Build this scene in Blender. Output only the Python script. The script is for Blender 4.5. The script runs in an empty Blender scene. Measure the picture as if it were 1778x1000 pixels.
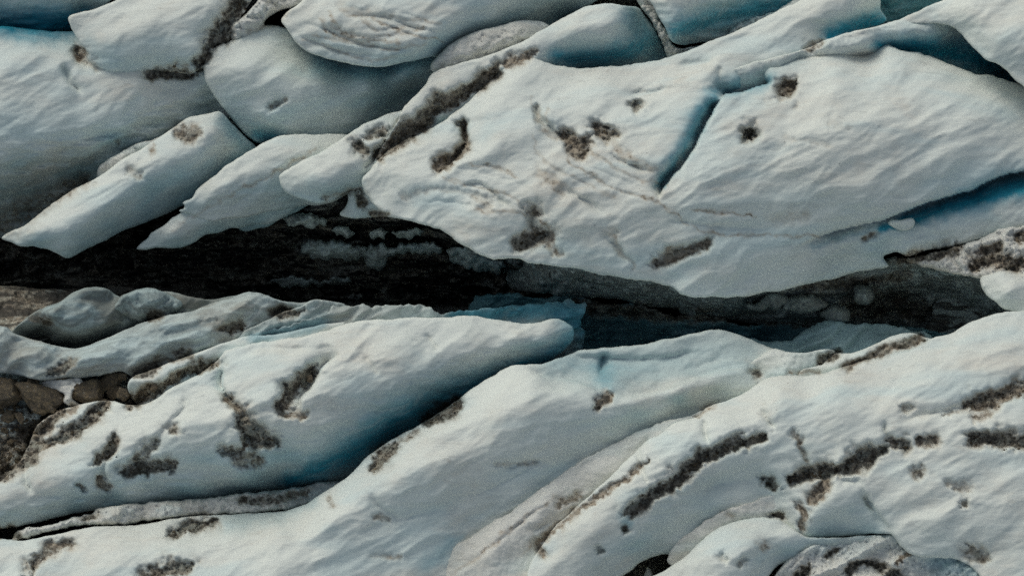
import bpy, math, random
import numpy as np
from mathutils import Vector

# ------------------------------------------------------------------ camera, world, sun, exposure
S = bpy.context.scene
W, H = 1778.0, 1000.0
TILT = math.radians(30)
DIST = 110.0
WIDTH_M = 62.0
TARGET = np.array([0.0, 0.0, 8.0])
CAM = TARGET + DIST * np.array([0.0, -math.sin(TILT), math.cos(TILT)])
cd = bpy.data.cameras.new('camera'); cam = bpy.data.objects.new('camera', cd)
S.collection.objects.link(cam); S.camera = cam
cam.location = CAM; cam.rotation_euler = (TILT, 0, 0)
cd.sensor_width = 36.0; cd.lens = 36.0 * DIST / WIDTH_M; cd.clip_end = 3000; cd.clip_start = 1

SUN_ELEV, SUN_AZ = 46, -38        # azimuth from north (+Y), clockwise; negative is towards the west
world = bpy.data.worlds.new('World'); S.world = world; world.use_nodes = True
nt = world.node_tree; bg = nt.nodes['Background']
sky = nt.nodes.new('ShaderNodeTexSky'); sky.sky_type = 'NISHITA'; sky.sun_disc = False
sky.sun_elevation = math.radians(SUN_ELEV); sky.sun_rotation = math.radians(SUN_AZ)
sky.dust_density = 4.0; sky.air_density = 1.0; sky.ozone_density = 1.0
hs = nt.nodes.new('ShaderNodeHueSaturation'); hs.inputs['Saturation'].default_value = 0.6
nt.links.new(sky.outputs[0], hs.inputs['Color']); tint = nt.nodes.new('ShaderNodeMix'); tint.data_type = 'RGBA'; tint.blend_type = 'MULTIPLY'; tint.inputs[0].default_value = 1.0; tint.inputs[7].default_value = (0.955, 1.015, 0.985, 1)
nt.links.new(hs.outputs[0], tint.inputs[6]); nt.links.new(tint.outputs[2], bg.inputs[0])
bg.inputs[1].default_value = 0.15
sl = bpy.data.lights.new('sun', 'SUN'); sl.energy = 0.66; sl.angle = math.radians(28); sl.color = (1.0, 0.945, 0.83)
sun = bpy.data.objects.new('sun', sl); S.collection.objects.link(sun)
az, el = math.radians(SUN_AZ), math.radians(SUN_ELEV)
sd = Vector((math.sin(az) * math.cos(el), math.cos(az) * math.cos(el), math.sin(el)))
sun.rotation_euler = sd.to_track_quat('Z', 'Y').to_euler()
S.view_settings.view_transform = 'Standard'; S.view_settings.look = 'None'
S.view_settings.gamma = 1; S.view_settings.use_curve_mapping = False
S.view_settings.exposure = -0.50
S.cycles.use_denoising = False
S.cycles.max_bounces = 6; S.cycles.diffuse_bounces = 5; S.cycles.glossy_bounces = 2

# ------------------------------------------------------------------ noise
def _hash(ix, iy, seed):
    h = (ix.astype(np.int64) * 374761393 + iy.astype(np.int64) * 668265263 + seed * 974634777) & 0xffffffff
    h = ((h ^ (h >> 13)) * 1274126177) & 0xffffffff
    h = h ^ (h >> 16)
    return h
def perlin(x, y, seed=0):
    ix, iy = np.floor(x), np.floor(y); fx, fy = x - ix, y - iy
    u = fx * fx * fx * (fx * (fx * 6 - 15) + 10); v = fy * fy * fy * (fy * (fy * 6 - 15) + 10)
    def g(dx, dy):
        a = _hash(ix + dx, iy + dy, seed) / 4294967296.0 * 2 * math.pi
        return np.cos(a) * (fx - dx) + np.sin(a) * (fy - dy)
    a, b, c, d = g(0, 0), g(1, 0), g(0, 1), g(1, 1)
    return (a + (b - a) * u + (c - a) * v + (a - b - c + d) * u * v) * 1.4
def fbm(x, y, seed=0, octs=4, gain=0.5):
    r = 0; a = 1.0
    for i in range(octs):
        r = r + a * perlin(x * 2 ** i + 17.3 * i, y * 2 ** i - 9.1 * i, seed + i); a *= gain
    return r
def ridged(x, y, seed=0, octs=3):
    r = 0; a = 1.0
    for i in range(octs):
        r = r + a * (1 - 2.2 * np.abs(perlin(x * 2 ** i + 7.7 * i, y * 2 ** i + 3.3 * i, seed + i))); a *= 0.5
    return r
def worley(x, y, seed=0):
    ix, iy = np.floor(x), np.floor(y); best = np.full(x.shape, 9.0); sec = np.full(x.shape, 9.0)
    for dx in (-1, 0, 1):
        for dy in (-1, 0, 1):
            h = _hash(ix + dx, iy + dy, seed)
            px = ix + dx + (h & 0xffff) / 65536.0; py = iy + dy + ((h >> 16) & 0xffff) / 65536.0
            d = np.hypot(x - px, y - py)
            sec = np.minimum(sec, np.maximum(best, d)); best = np.minimum(best, d)
    return best, sec

# a point of the glacier lies on the line of sight of a plan position (u, v), at height h
FPX = cd.lens / 36.0 * W
ct, st = math.cos(TILT), math.sin(TILT)
def place(u, v, h):
    a = (u - W / 2) / FPX; b = (H / 2 - v) / FPX
    dx, dy, dz = a, b * ct + st, b * st - ct
    t = (h - CAM[2]) / dz
    return np.stack([CAM[0] + t * dx, CAM[1] + t * dy, CAM[2] + t * dz], -1)

# ------------------------------------------------------------------ geometry of curves
def spline(P, step, closed):
    P = np.asarray(P, float); n = len(P); out = []
    for i in range(n if closed else n - 1):
        if closed: p0, p1, p2, p3 = P[(i - 1) % n], P[i], P[(i + 1) % n], P[(i + 2) % n]
        else: p0, p1, p2, p3 = P[max(i - 1, 0)], P[i], P[i + 1], P[min(i + 2, n - 1)]
        L = np.hypot(*(p2 - p1)[:2]); k = max(1, int(round(L / step)))
        # centripetal-like: shorten tangents on uneven spacing
        l0 = max(np.hypot(*(p1 - p0)[:2]), 1e-3); l2 = max(np.hypot(*(p3 - p2)[:2]), 1e-3)
        m1 = ((p1 - p0) / l0 * L + (p2 - p1)) * 0.5 * (0.85 if l0 < 1e8 else 0)
        m2 = ((p2 - p1) + (p3 - p2) / l2 * L) * 0.5 * 0.85
        for j in range(k):
            s = j / k; s2, s3 = s * s, s * s * s
            out.append((2 * s3 - 3 * s2 + 1) * p1 + (s3 - 2 * s2 + s) * m1 + (-2 * s3 + 3 * s2) * p2 + (s3 - s2) * m2)
    if not closed: out.append(P[-1])
    return np.array(out)
def seg_dist(X, Y, P, closed):
    """distance to a polyline, nearest point, parameter 0..1 along, signed side"""
    A = P if closed else P[:-1]; B = np.roll(P, -1, 0) if closed else P[1:]
    best = np.full(X.shape, 1e18); bx = np.zeros_like(X); by = np.zeros_like(X); bt = np.zeros_like(X); side = np.ones_like(X)
    L = np.hypot(B[:, 0] - A[:, 0], B[:, 1] - A[:, 1]); cum = np.concatenate([[0], np.cumsum(L)]); tot = max(cum[-1], 1e-6)
    for i in range(len(A)):
        ax, ay = A[i, 0], A[i, 1]; ex, ey = B[i, 0] - ax, B[i, 1] - ay; q = ex * ex + ey * ey + 1e-12
        t = np.clip(((X - ax) * ex + (Y - ay) * ey) / q, 0, 1)
        cx, cy = ax + t * ex, ay + t * ey; d = (X - cx) ** 2 + (Y - cy) ** 2
        m = d < best
        best = np.where(m, d, best); bx = np.where(m, cx, bx); by = np.where(m, cy, by)
        bt = np.where(m, (cum[i] + t * L[i]) / tot, bt)
        side = np.where(m, np.sign(ex * (Y - ay) - ey * (X - ax)), side)
    return np.sqrt(best), bx, by, bt, side
def inside(X, Y, P):
    r = np.zeros(X.shape, bool); n = len(P)
    for i in range(n):
        x1, y1 = P[i, 0], P[i, 1]; x2, y2 = P[(i + 1) % n, 0], P[(i + 1) % n, 1]
        if y1 == y2: continue
        c = ((y1 > Y) != (y2 > Y)) & (X < (x2 - x1) * (Y - y1) / (y2 - y1) + x1)
        r ^= c
    return r
def rbf(C, c2=20.0 ** 2, lam=0.02):
    x, y, h = C[:, 0] / 100, C[:, 1] / 100, C[:, 2]; n = len(C)
    K = np.sqrt((x[:, None] - x) ** 2 + (y[:, None] - y) ** 2 + c2 / 1e4)
    Pm = np.stack([np.ones(n), x, y], 1)
    A = np.zeros((n + 3, n + 3)); A[:n, :n] = K - lam * np.eye(n); A[:n, n:] = Pm; A[n:, :n] = Pm.T
    w = np.linalg.solve(A, np.concatenate([h, [0, 0, 0]]))
    def f(X, Y):
        X = X / 100; Y = Y / 100; r = w[n] + w[n + 1] * X + w[n + 2] * Y
        for i in range(n): r = r + w[i] * np.sqrt((X - x[i]) ** 2 + (Y - y[i]) ** 2 + c2 / 1e4)
        return r
    return f
def T(s):
    return [tuple(float(v) for v in t.split(',')) for t in s.split()]

# ------------------------------------------------------------------ marks laid on the ice: dirt with painted crevasse dark, brown, blue ice with painted shade
DIRT_SHADE = []      # (points with radius, strength, brown 0..1, depth in metres)
BLUE = []      # (points with radius, strength)
FOLD = []      # (points, depth, width on the + side, width on the - side, end taper)
def dirt(s, k=1.0, brown=0.3, dep=0.25, only=None): DIRT_SHADE.append((np.array(T(s)), k, brown, dep, only))  # also lays the painted blackness of the crevasse
def blue(s, k=1.0, only=None): BLUE.append((np.array(T(s)) * np.array([1, 1, 1.35]), k, only))
def fold(s, dep, wp, wn=1.2, only=None, ends=0.15): FOLD.append((np.array(T(s)), dep, wp, wn, only, ends))
def stroke(X, Y, P, soft=False):
    """soft stroke value 0..1; P carries x, y, radius"""
    Q = spline(P, 8, False) if len(P) > 1 else np.vstack([P, P + [[0.5, 0.1, 0]]])
    m = P[:, 2].max() * (3.4 if soft else 4.5)
    v = np.zeros_like(X)
    sel = (X > P[:, 0].min() - m) & (X < P[:, 0].max() + m) & (Y > P[:, 1].min() - m) & (Y < P[:, 1].max() + m)
    if not sel.any(): return v, sel
    x, y = X[sel], Y[sel]
    wx = x + 6 * fbm(x / 24, y / 24, 31, 3) + 2.5 * fbm(x / 7, y / 7, 35, 2); wy = y + 5 * fbm(x / 24, y / 24, 57, 3) + 2.5 * fbm(x / 7, y / 7, 59, 2)
    d, _, _, t, sg = seg_dist(wx, wy, Q, False)
    below = sg * np.sign(Q[-1, 0] - Q[0, 0] + 1e-6); d = d * np.where(below > 0, 1.22, 0.86)
    cum = np.concatenate([[0], np.cumsum(np.hypot(np.diff(Q[:, 0]), np.diff(Q[:, 1])))]); cum /= cum[-1]
    rad = 0.88 * np.interp(t, cum, Q[:, 2])
    if soft:
        v[sel] = np.exp(-(d / rad) ** 2 * 0.52); return v, sel
    q = d / (rad * np.clip(1 + 0.30 * perlin(x / 15, y / 15, 13) + 0.55 * perlin(x / 38, y / 38, 14), 0.35, 1.6))
    v[sel] = np.exp(-(q * q) * 0.85) * np.clip(1.25 - q * 0.42, 0, 1) * 1.08 + 0.20 * np.exp(-(q * 0.50) ** 2) * np.clip(1.0 + 0.45 * perlin(x / 30, y / 26, 15), 0.5, 1.2)
    return v, sel

# ------------------------------------------------------------------ materials
def nodes(name):
    m = bpy.data.materials.new(name); m.use_nodes = True; n = m.node_tree
    return m, n, n.nodes['Principled BSDF'], (lambda t, **k: _mk(n, t, k)), n.links.new
def _mk(n, t, k):
    o = n.nodes.new(t)
    for a, b in k.items():
        if a.startswith('i_'):
            key = a[2:]; o.inputs[int(key) if key.isdigit() else key].default_value = b
        else: setattr(o, a, b)
    return o
def mixc(mk, ln, f, a, b, mode='MIX'):
    m = mk('ShaderNodeMix', data_type='RGBA', blend_type=mode)
    for s, i in ((f, 0), (a, 6), (b, 7)):
        if hasattr(s, 'is_linked'): ln(s, m.inputs[i])
        else: m.inputs[i].default_value = s
    return m.outputs[2]
def math_(mk, ln, op, a, b=None, c=None, clamp=False):
    m = mk('ShaderNodeMath', operation=op); m.use_clamp = clamp
    for i, s in enumerate((a, b, c)):
        if s is None: continue
        if hasattr(s, 'is_linked'): ln(s, m.inputs[i])
        else: m.inputs[i].default_value = s
    return m.outputs[0]
def rng(mk, ln, v, a, b, c=0.0, d=1.0, smooth=True):
    m = mk('ShaderNodeMapRange'); m.interpolation_type = 'SMOOTHSTEP' if smooth else 'LINEAR'
    ln(v, m.inputs[0])
    for i, s in enumerate((a, b, c, d)): m.inputs[i + 1].default_value = s
    return m.outputs[0]
def noise(mk, ln, co, scale, detail=4, rough=0.55, dist=0.0):
    t = mk('ShaderNodeTexNoise', i_Scale=scale, i_Detail=detail, i_Roughness=rough, i_Distortion=dist); ln(co, t.inputs['Vector'])
    return t.outputs[0]
def ice_material(name, clean, dusty, dust_amt, bump=1.0, blue_col=(0.025, 0.28, 0.38, 1), grit=0.0, sss=0.0, gscale=0.75, gcol=(0.05, 0.045, 0.038, 1)):
    m, n, p, mk, ln = nodes(name)
    geo = mk('ShaderNodeTexCoord').outputs['Object']
    att = mk('ShaderNodeAttribute', attribute_name='marks').outputs['Color']
    sep = mk('ShaderNodeSeparateColor'); ln(att, sep.inputs[0]); dR, bG, uB = sep.outputs
    # stretched coordinates: the layering of the glacier runs west-south-west to east-north-east
    mp = mk('ShaderNodeMapping'); ln(geo, mp.inputs[0]); mp.inputs['Rotation'].default_value = (0.3, 0.15, math.radians(-24)); mp.inputs['Scale'].default_value = (0.28, 1.25, 1.6)
    mp2 = mk('ShaderNodeMapping'); ln(geo, mp2.inputs[0]); mp2.inputs['Rotation'].default_value = (0.2, -0.2, math.radians(22)); mp2.inputs['Scale'].default_value = (0.5, 1.3, 1.2)
    st1, st2 = mp.outputs[0], mp2.outputs[0]
    big = noise(mk, ln, geo, 0.13, 4, 0.6, 0.6)
    lay = noise(mk, ln, st1, 0.75, 6, 0.62, 1.0)
    lay2 = noise(mk, ln, st2, 1.4, 5, 0.6, 0.8)
    fine = noise(mk, ln, geo, 5.5, 5, 0.7)
    grain = noise(mk, ln, geo, 17.0, 2, 0.7)
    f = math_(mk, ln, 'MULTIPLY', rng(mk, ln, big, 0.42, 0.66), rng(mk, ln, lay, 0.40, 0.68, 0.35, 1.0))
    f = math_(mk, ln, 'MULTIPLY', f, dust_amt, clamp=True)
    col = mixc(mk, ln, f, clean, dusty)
    # thin seams of old dust
    seam = math_(mk, ln, 'MULTIPLY', rng(mk, ln, lay2, 0.60, 0.72), rng(mk, ln, big, 0.40, 0.60, 0.0, 0.30))
    col = mixc(mk, ln, seam, col, (0.33, 0.28, 0.23, 1))
    # hairline layering
    mp3 = mk('ShaderNodeMapping'); ln(geo, mp3.inputs[0]); mp3.inputs['Rotation'].default_value = (0.1, 0.1, math.radians(-20)); mp3.inputs['Scale'].default_value = (0.22, 3.2, 2.4)
    hair = noise(mk, ln, mp3.outputs[0], 1.0, 6, 0.7, 0.9)
    col = mixc(mk, ln, math_(mk, ln, 'MULTIPLY', rng(mk, ln, hair, 0.52, 0.70), rng(mk, ln, noise(mk, ln, geo, 0.22, 2, 0.5), 0.42, 0.6, 0.05, 0.34)), col, (0.38, 0.38, 0.36, 1))
    dots = mk('ShaderNodeTexVoronoi', feature='F1'); dots.inputs['Scale'].default_value = 2.2; ln(geo, dots.inputs['Vector'])
    dsep = mk('ShaderNodeSeparateColor'); ln(dots.outputs['Color'], dsep.inputs[0])
    dot = math_(mk, ln, 'MULTIPLY', rng(mk, ln, dots.outputs['Distance'], 0.06, 0.16, 1.0, 0.0), rng(mk, ln, dsep.outputs[0], 0.90, 0.93, 0.0, 0.55))
    dot = math_(mk, ln, 'MULTIPLY', dot, rng(mk, ln, big, 0.45, 0.6))
    col = mixc(mk, ln, dot, col, (0.10, 0.09, 0.08, 1))
    # faint blue patches of bare ice
    bl = rng(mk, ln, noise(mk, ln, st1, 0.30, 3, 0.5, 0.4), 0.46, 0.70, 0.0, 0.36)
    col = mixc(mk, ln, bl, col, (0.52, 0.69, 0.72, 1))
    gr = rng(mk, ln, grain, 0.25, 0.75, 0.92, 1.07, False)
    gm = mk('ShaderNodeVectorMath', operation='SCALE'); ln(col, gm.inputs[0]); ln(gr, gm.inputs['Scale']); col = gm.outputs[0]
    # dense blue ice; also shade and light through ice, put into the colour
    ub = math_(mk, ln, 'MULTIPLY', uB, rng(mk, ln, lay, 0.25, 0.6, 0.80, 1.12), clamp=True)
    col = mixc(mk, ln, ub, col, blue_col)
    # dirt: cryoconite and grit, broken into specks at its rim; also paints crevasse darkness
    dn = math_(mk, ln, 'ADD', math_(mk, ln, 'MULTIPLY', fine, 0.55), math_(mk, ln, 'ADD', math_(mk, ln, 'MULTIPLY', noise(mk, ln, geo, 1.5, 6, 0.7, 1.2), 0.5), math_(mk, ln, 'MULTIPLY', lay, 0.2)))
    core = rng(mk, ln, math_(mk, ln, 'ADD', math_(mk, ln, 'MULTIPLY', dR, 1.05), math_(mk, ln, 'MULTIPLY', math_(mk, ln, 'SUBTRACT', dn, 0.62), 2.3)), 0.52, 1.06, 0.0, 0.93)
    core = math_(mk, ln, 'MULTIPLY', core, rng(mk, ln, dR, 0.25, 0.72))
    haze_ = rng(mk, ln, dR, 0.0, 0.8, 0.0, 0.70)
    haze_ = math_(mk, ln, 'MULTIPLY', haze_, rng(mk, ln, lay2, 0.3, 0.6, 0.6, 1.0))
    spk = rng(mk, ln, noise(mk, ln, geo, 6.5, 4, 0.8), 0.46, 0.56)
    dcol = mixc(mk, ln, bG, mixc(mk, ln, spk, (0.012, 0.015, 0.014, 1), (0.07, 0.08, 0.07, 1)), mixc(mk, ln, spk, (0.055, 0.043, 0.031, 1), (0.21, 0.165, 0.12, 1)))
    cl = rng(mk, ln, noise(mk, ln, geo, 1.7, 3, 0.55, 0.8), 0.44, 0.56, 0.0, 1.0)
    dcol = mixc(mk, ln, cl, dcol, mixc(mk, ln, bG, (0.20, 0.245, 0.225, 1), (0.36, 0.30, 0.23, 1)))
    hcol = mixc(mk, ln, bG, (0.27, 0.25, 0.205, 1), (0.37, 0.28, 0.19, 1))
    hz2 = math_(mk, ln, 'MULTIPLY', haze_, rng(mk, ln, dn, 0.35, 0.85, 0.45, 1.35, False), clamp=True)
    col = mixc(mk, ln, hz2, col, hcol)
    col = mixc(mk, ln, core, col, dcol)
    if grit:
        g = rng(mk, ln, noise(mk, ln, st1, gscale, 8, 0.62, 1.6), 0.43, 0.56, 0, grit)
        col = mixc(mk, ln, g, col, gcol)
    ln(col, p.inputs['Base Color'])
    rr = math_(mk, ln, 'SUBTRACT', 0.62, math_(mk, ln, 'MULTIPLY', uB, 0.2)); ln(rr, p.inputs['Roughness'])
    p.inputs['Specular IOR Level'].default_value = 0.3
    # relief: scallops, layering, grains
    def bp(h, s, d, prev=None):
        b = mk('ShaderNodeBump'); b.inputs['Strength'].default_value = s; b.inputs['Distance'].default_value = d; ln(h, b.inputs['Height'])
        if prev: ln(prev, b.inputs['Normal'])
        return b.outputs[0]
    b1 = bp(lay2, 0.20 * bump, 0.20); b2 = bp(math_(mk, ln, 'ADD', lay, math_(mk, ln, 'MULTIPLY', hair, 0.35)), 0.22 * bump, 0.26, b1); b3 = bp(fine, 0.35 * bump, 0.05, b2); b4 = bp(grain, 0.30 * bump, 0.03, b3)
    b5 = bp(math_(mk, ln, 'MULTIPLY', core, dn), 0.5, -0.12, b4)
    ln(b5, p.inputs['Normal'])
    return m
M_ICE = ice_material('weathered_ice', (0.745, 0.77, 0.72, 1), (0.66, 0.62, 0.55, 1), 0.75)
M_SNOW = ice_material('old_snow', (0.70, 0.69, 0.645, 1), (0.56, 0.53, 0.46, 1), 0.9, 1.3)
M_DIM = ice_material('dirty_ice', (0.56, 0.62, 0.58, 1), (0.34, 0.32, 0.27, 1), 1.0, 2.0, (0.05, 0.15, 0.20, 1), 0.92)
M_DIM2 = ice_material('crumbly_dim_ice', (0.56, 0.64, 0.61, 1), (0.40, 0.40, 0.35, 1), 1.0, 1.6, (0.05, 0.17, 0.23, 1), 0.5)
M_WALL = ice_material('crevasse_ice_painted_dark', (0.28, 0.27, 0.235, 1), (0.34, 0.30, 0.24, 1), 1.0, 2.0, (0.05, 0.15, 0.20, 1), 0.97, 0, 0.5, (0.012, 0.012, 0.012, 1))  # blackness of the crevasse painted in: dark base, near-black patches between lit-looking ones
M_DARK = ice_material('ice_shade_toned_dark', (0.30, 0.345, 0.33, 1), (0.26, 0.255, 0.22, 1), 0.9, 1.3, (0.04, 0.17, 0.21, 1), 0.35)  # darker copy of the ice for shaded humps and boulders, shade in the colour
M_MID = ice_material('old_ice_shade_toned', (0.50, 0.56, 0.545, 1), (0.42, 0.41, 0.36, 1), 0.9, 1.2, (0.055, 0.27, 0.37, 1), 0.25)  # duller copy of the ice, shade of the rear ridges put into the colour
M_BLUE = ice_material('dense_ice', (0.40, 0.52, 0.53, 1), (0.28, 0.34, 0.35, 1), 0.8, 1.2, (0.035, 0.20, 0.25, 1))

def rock_material():
    m, n, p, mk, ln = nodes('brown_rock')
    geo = mk('ShaderNodeTexCoord').outputs['Object']
    a = noise(mk, ln, geo, 2.4, 9, 0.75, 1.2); b = noise(mk, ln, geo, 7, 6, 0.7, 0.5)
    vr = mk('ShaderNodeTexVoronoi', feature='DISTANCE_TO_EDGE'); vr.inputs['Scale'].default_value = 2.3; ln(geo, vr.inputs['Vector'])
    r = mk('ShaderNodeValToRGB'); ln(a, r.inputs[0]); e = r.color_ramp.elements
    e[0].position = 0.30; e[0].color = (0.028, 0.024, 0.020, 1); e[1].position = 0.72; e[1].color = (0.40, 0.29, 0.15, 1)
    e2 = e.new(0.5); e2.color = (0.13, 0.098, 0.058, 1)
    col = mixc(mk, ln, rng(mk, ln, b, 0.35, 0.7, 0, 0.6), r.outputs[0], (0.05, 0.045, 0.04, 1))
    sn = rng(mk, ln, noise(mk, ln, geo, 4.0, 5, 0.7), 0.62, 0.68, 0, 0.8)
    col = mixc(mk, ln, sn, col, (0.42, 0.40, 0.36, 1))
    ln(col, p.inputs['Base Color']); p.inputs['Roughness'].default_value = 0.7
    bm_ = mk('ShaderNodeBump'); bm_.inputs['Strength'].default_value = 0.9; bm_.inputs['Distance'].default_value = 0.3
    ln(math_(mk, ln, 'ADD', a, math_(mk, ln, 'MULTIPLY', b, 0.4)), bm_.inputs['Height']); ln(bm_.outputs[0], p.inputs['Normal'])
    return m
M_ROCK = rock_material()

# ------------------------------------------------------------------ builder of one body of ice
STEP = 2.7
FLOOR = -13.0
GROUP = 'blocks of weathered ice that make up the glacier'
ALL = []
seed_counter = [100]
def ice(name, label, cat, outline, pts='', mat=None, r=9, drop=0.7, rough=1.6, amp=1.0, lump=0.0, lsize=16, bottom=None, tag=None, group=GROUP, step=STEP, flank=0.0, kind=None, bluek=0.0, crum=0.0, chis=0.16, lift=0.0):
    seed_counter[0] += 11; sd_ = seed_counter[0]
    O = np.array(T(outline)); C = list(map(tuple, O))
    if pts: C += T(pts)
    C = [(a_, b_, c_ + lift) for a_, b_, c_ in C]
    f = rbf(np.array(C))
    P = spline(O, 5, True)
    # ragged outline
    tx = np.roll(P, -1, 0) - np.roll(P, 1, 0); nx, ny = -tx[:, 1], tx[:, 0]; L = np.hypot(nx, ny) + 1e-6
    k = rough * (fbm(P[:, 0] / 34, P[:, 1] / 34, sd_, 3, 0.6)) + 0.35 * rough * perlin(P[:, 0] / 6, P[:, 1] / 6, sd_ + 5) + crum * fbm(P[:, 0] / 11, P[:, 1] / 11, sd_ + 8, 3, 0.6)
    P = P.copy(); P[:, 0] += nx / L * k; P[:, 1] += ny / L * k
    x0, y0 = P[:, :2].min(0) - step * 2; x1, y1 = P[:, :2].max(0) + step * 2
    gx = np.arange(x0, x1 + step, step); gy = np.arange(y0, y1 + step, step)
    GX, GY = np.meshgrid(gx, gy)
    ins = inside(GX, GY, P)
    cell = ins[:-1, :-1] | ins[1:, :-1] | ins[:-1, 1:] | ins[1:, 1:]
    need = np.zeros_like(ins); need[:-1, :-1] |= cell; need[1:, :-1] |= cell; need[:-1, 1:] |= cell; need[1:, 1:] |= cell
    idx = -np.ones(ins.shape, int); idx[need] = np.arange(need.sum())
    X, Y, I = GX[need], GY[need], ins[need]
    d, bx, by, bt, _ = seg_dist(X, Y, P, True)
    out = ~I
    X = np.where(out, bx, X); Y = np.where(out, by, Y); d = np.where(out, 0, d)
    h = f(X, Y)
    base_h = h.copy()
    # flow-aligned relief of several sizes
    c, s = math.cos(math.radians(-27)), math.sin(math.radians(-27))
    A = (X * c + Y * s); B = (-X * s + Y * c)
    h = h + amp * (0.26 * fbm(A / 190, B / 85, 7, 2) + 0.050 * fbm(A / 75, B / 30, 19, 3, 0.42) + 0.034 * ridged(A / 70, B / 12, 23, 4) * np.clip(fbm(A / 130, B / 90, 91, 2) + 0.45, 0, 1))
    cx_, cy_ = X + 14 * perlin(X / 70, Y / 70, 5), Y + 14 * perlin(X / 70, Y / 70, 6)
    cA, cB = cx_ * c + cy_ * s, -cx_ * s + cy_ * c
    h = h - chis * (np.abs(perlin(cA / 150, cB / 48, 71)) * 1.6 + 0.55 * np.abs(perlin(cA / 60, cB / 24, 73)) + 0.25 * np.abs(perlin(cA / 30, cB / 12, 75)))
    # scallops, stronger on steep faces
    gxx = f(X + 3, Y) - f(X - 3, Y); gyy = f(X, Y + 3) - f(X, Y - 3); steep = np.clip(np.hypot(gxx, gyy) * 3.0, 0, 1)
    steep2 = np.clip(steep * 1.6 - 0.6, 0, 1)
    h = h + amp * (0.05 * steep + (0.05 + 0.30 * flank) * steep2) * fbm(X / 58 + 0.3 * Y / 26, Y / 15, 41, 3, 0.5)
    for Q, dep, wp, wn, only, ends in FOLD:
        if only and tag not in only.split(): continue
        m = max(wp, wn) * 5
        sel = (X > Q[:, 0].min() - m) & (X < Q[:, 0].max() + m) & (Y > Q[:, 1].min() - m) & (Y < Q[:, 1].max() + m)
        if not sel.any(): continue
        QQ = spline(Q, 6, False); x, y = X[sel], Y[sel]
        x = x + 2.0 * fbm(x / 20, y / 20, 77, 3); y = y + 2.0 * fbm(x / 20, y / 20, 88, 3)
        dd, _, _, t, sg = seg_dist(x, y, QQ, False)
        tp = np.clip(np.minimum(t, 1 - t) / ends, 0, 1); tp = tp * tp * (3 - 2 * tp)
        tp = tp * np.clip(1 - 0 * dd, 0, 1)
        w = np.where(sg > 0, wp, wn)
        h[sel] -= dep * tp * np.exp(-(dd / w) ** 1.3)
    Dm = np.zeros_like(X); Bm = np.zeros_like(X); Um = np.full_like(X, bluek)
    dsum = np.zeros_like(X)
    for Q, k_, brown, dep, only in DIRT_SHADE:
        if only and tag not in only.split(): continue
        v, sel = stroke(X, Y, Q)
        if not sel.any(): continue
        vv = v * min(k_, 0.9 + 0.4 * (k_ - 0.9)); vv = vv * np.clip(1 + 0.40 * fbm(X / 11, Y / 8, 67, 2), 0.4, 1.35); up = vv > Dm; Bm = np.where(up, brown, Bm); Dm = np.maximum(Dm, vv)
        sm = np.clip(v, 0, 1); sm = sm * sm * (3 - 2 * sm); h = h - dep * 1.25 * sm
        dsum = np.maximum(dsum, sm * min(1, max(0, (k_ - 0.6) * 2.5)))
    for Q, k_, only in BLUE:
        if only and tag not in only.split(): continue
        v, sel = stroke(X, Y, Q, True)
        if sel.any(): Um = 1 - (1 - Um) * (1 - v * min(1, k_))
    h = h + dsum * 0.20 * fbm(X / 9, Y / 9, 61, 3, 0.7)
    if lump:
        a, b2_ = worley(X / lsize + 0.4 * perlin(X / 20, Y / 20, 3), Y / lsize * 1.25 + 0.4 * perlin(X / 20, Y / 20, 4), sd_)
        h = h + lump * (0.55 - a * a * 1.1 + 0.25 * np.minimum(b2_ - a, 0.3)) + lump * 0.35 * fbm(X / 7, Y / 7, sd_ + 2, 3, 0.6)
    # rounded rim
    thin = 1.0 if lump > 0.25 else 0.5
    rr = thin * r * (0.75 + 0.5 * np.clip(perlin(X / 40, Y / 40, sd_ + 3) + 0.5, 0, 1))
    q = np.clip(1 - d / rr, 0, 1); h = h - drop * thin * (1 - np.sqrt(np.clip(1 - q * q, 0, 1)))
    h = np.maximum(h, FLOOR + 0.5)
    Bm = np.clip(Bm * 0.65 + 0.42 + 0.35 * perlin(X / 22, Y / 16, 69), 0, 1)
    V = place(X, Y, h)
    # bared ice on steep south flanks; the cyan of their shade is painted in too
    if mat in (None, M_BLUE):
        Um = np.maximum(Um, 0.42 * np.clip(np.clip(gyy * -1.0, 0, 1) * 3.0 - 0.2, 0, 1) * (0.6 + 0.6 * np.clip(perlin(X / 60, Y / 40, 3) + 0.5, 0, 1)))
    # faces
    ii = idx[:-1, :-1][cell]; jj = idx[:-1, 1:][cell]; kk = idx[1:, 1:][cell]; ll = idx[1:, :-1][cell]
    F = np.stack([ii, ll, kk, jj], 1)
    nV = len(V)
    # boundary edges of the cell set
    E = np.concatenate([F[:, [0, 1]], F[:, [1, 2]], F[:, [2, 3]], F[:, [3, 0]]])
    key = E[:, 0] * nV + E[:, 1]; rkey = E[:, 1] * nV + E[:, 0]
    be = E[~np.isin(key, rkey)]
    bv = np.unique(be); remap = -np.ones(nV, int); remap[bv] = np.arange(len(bv))
    # inward direction for the undercut
    dn = P[:, :2]; cen = dn.mean(0)
    e = 3.0
    def dist_at(xx, yy):
        a_, *_ = seg_dist(xx, yy, P, True); return np.where(inside(xx, yy, P), a_, -a_)
    xb, yb, hb = X[bv], Y[bv], h[bv]
    gx_ = dist_at(xb + e, yb) - dist_at(xb - e, yb); gy_ = dist_at(xb, yb + e) - dist_at(xb, yb - e); gl = np.hypot(gx_, gy_) + 1e-6
    gx_, gy_ = gx_ / gl, gy_ / gl
    bot = FLOOR if bottom is None else bottom
    rings = []
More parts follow.
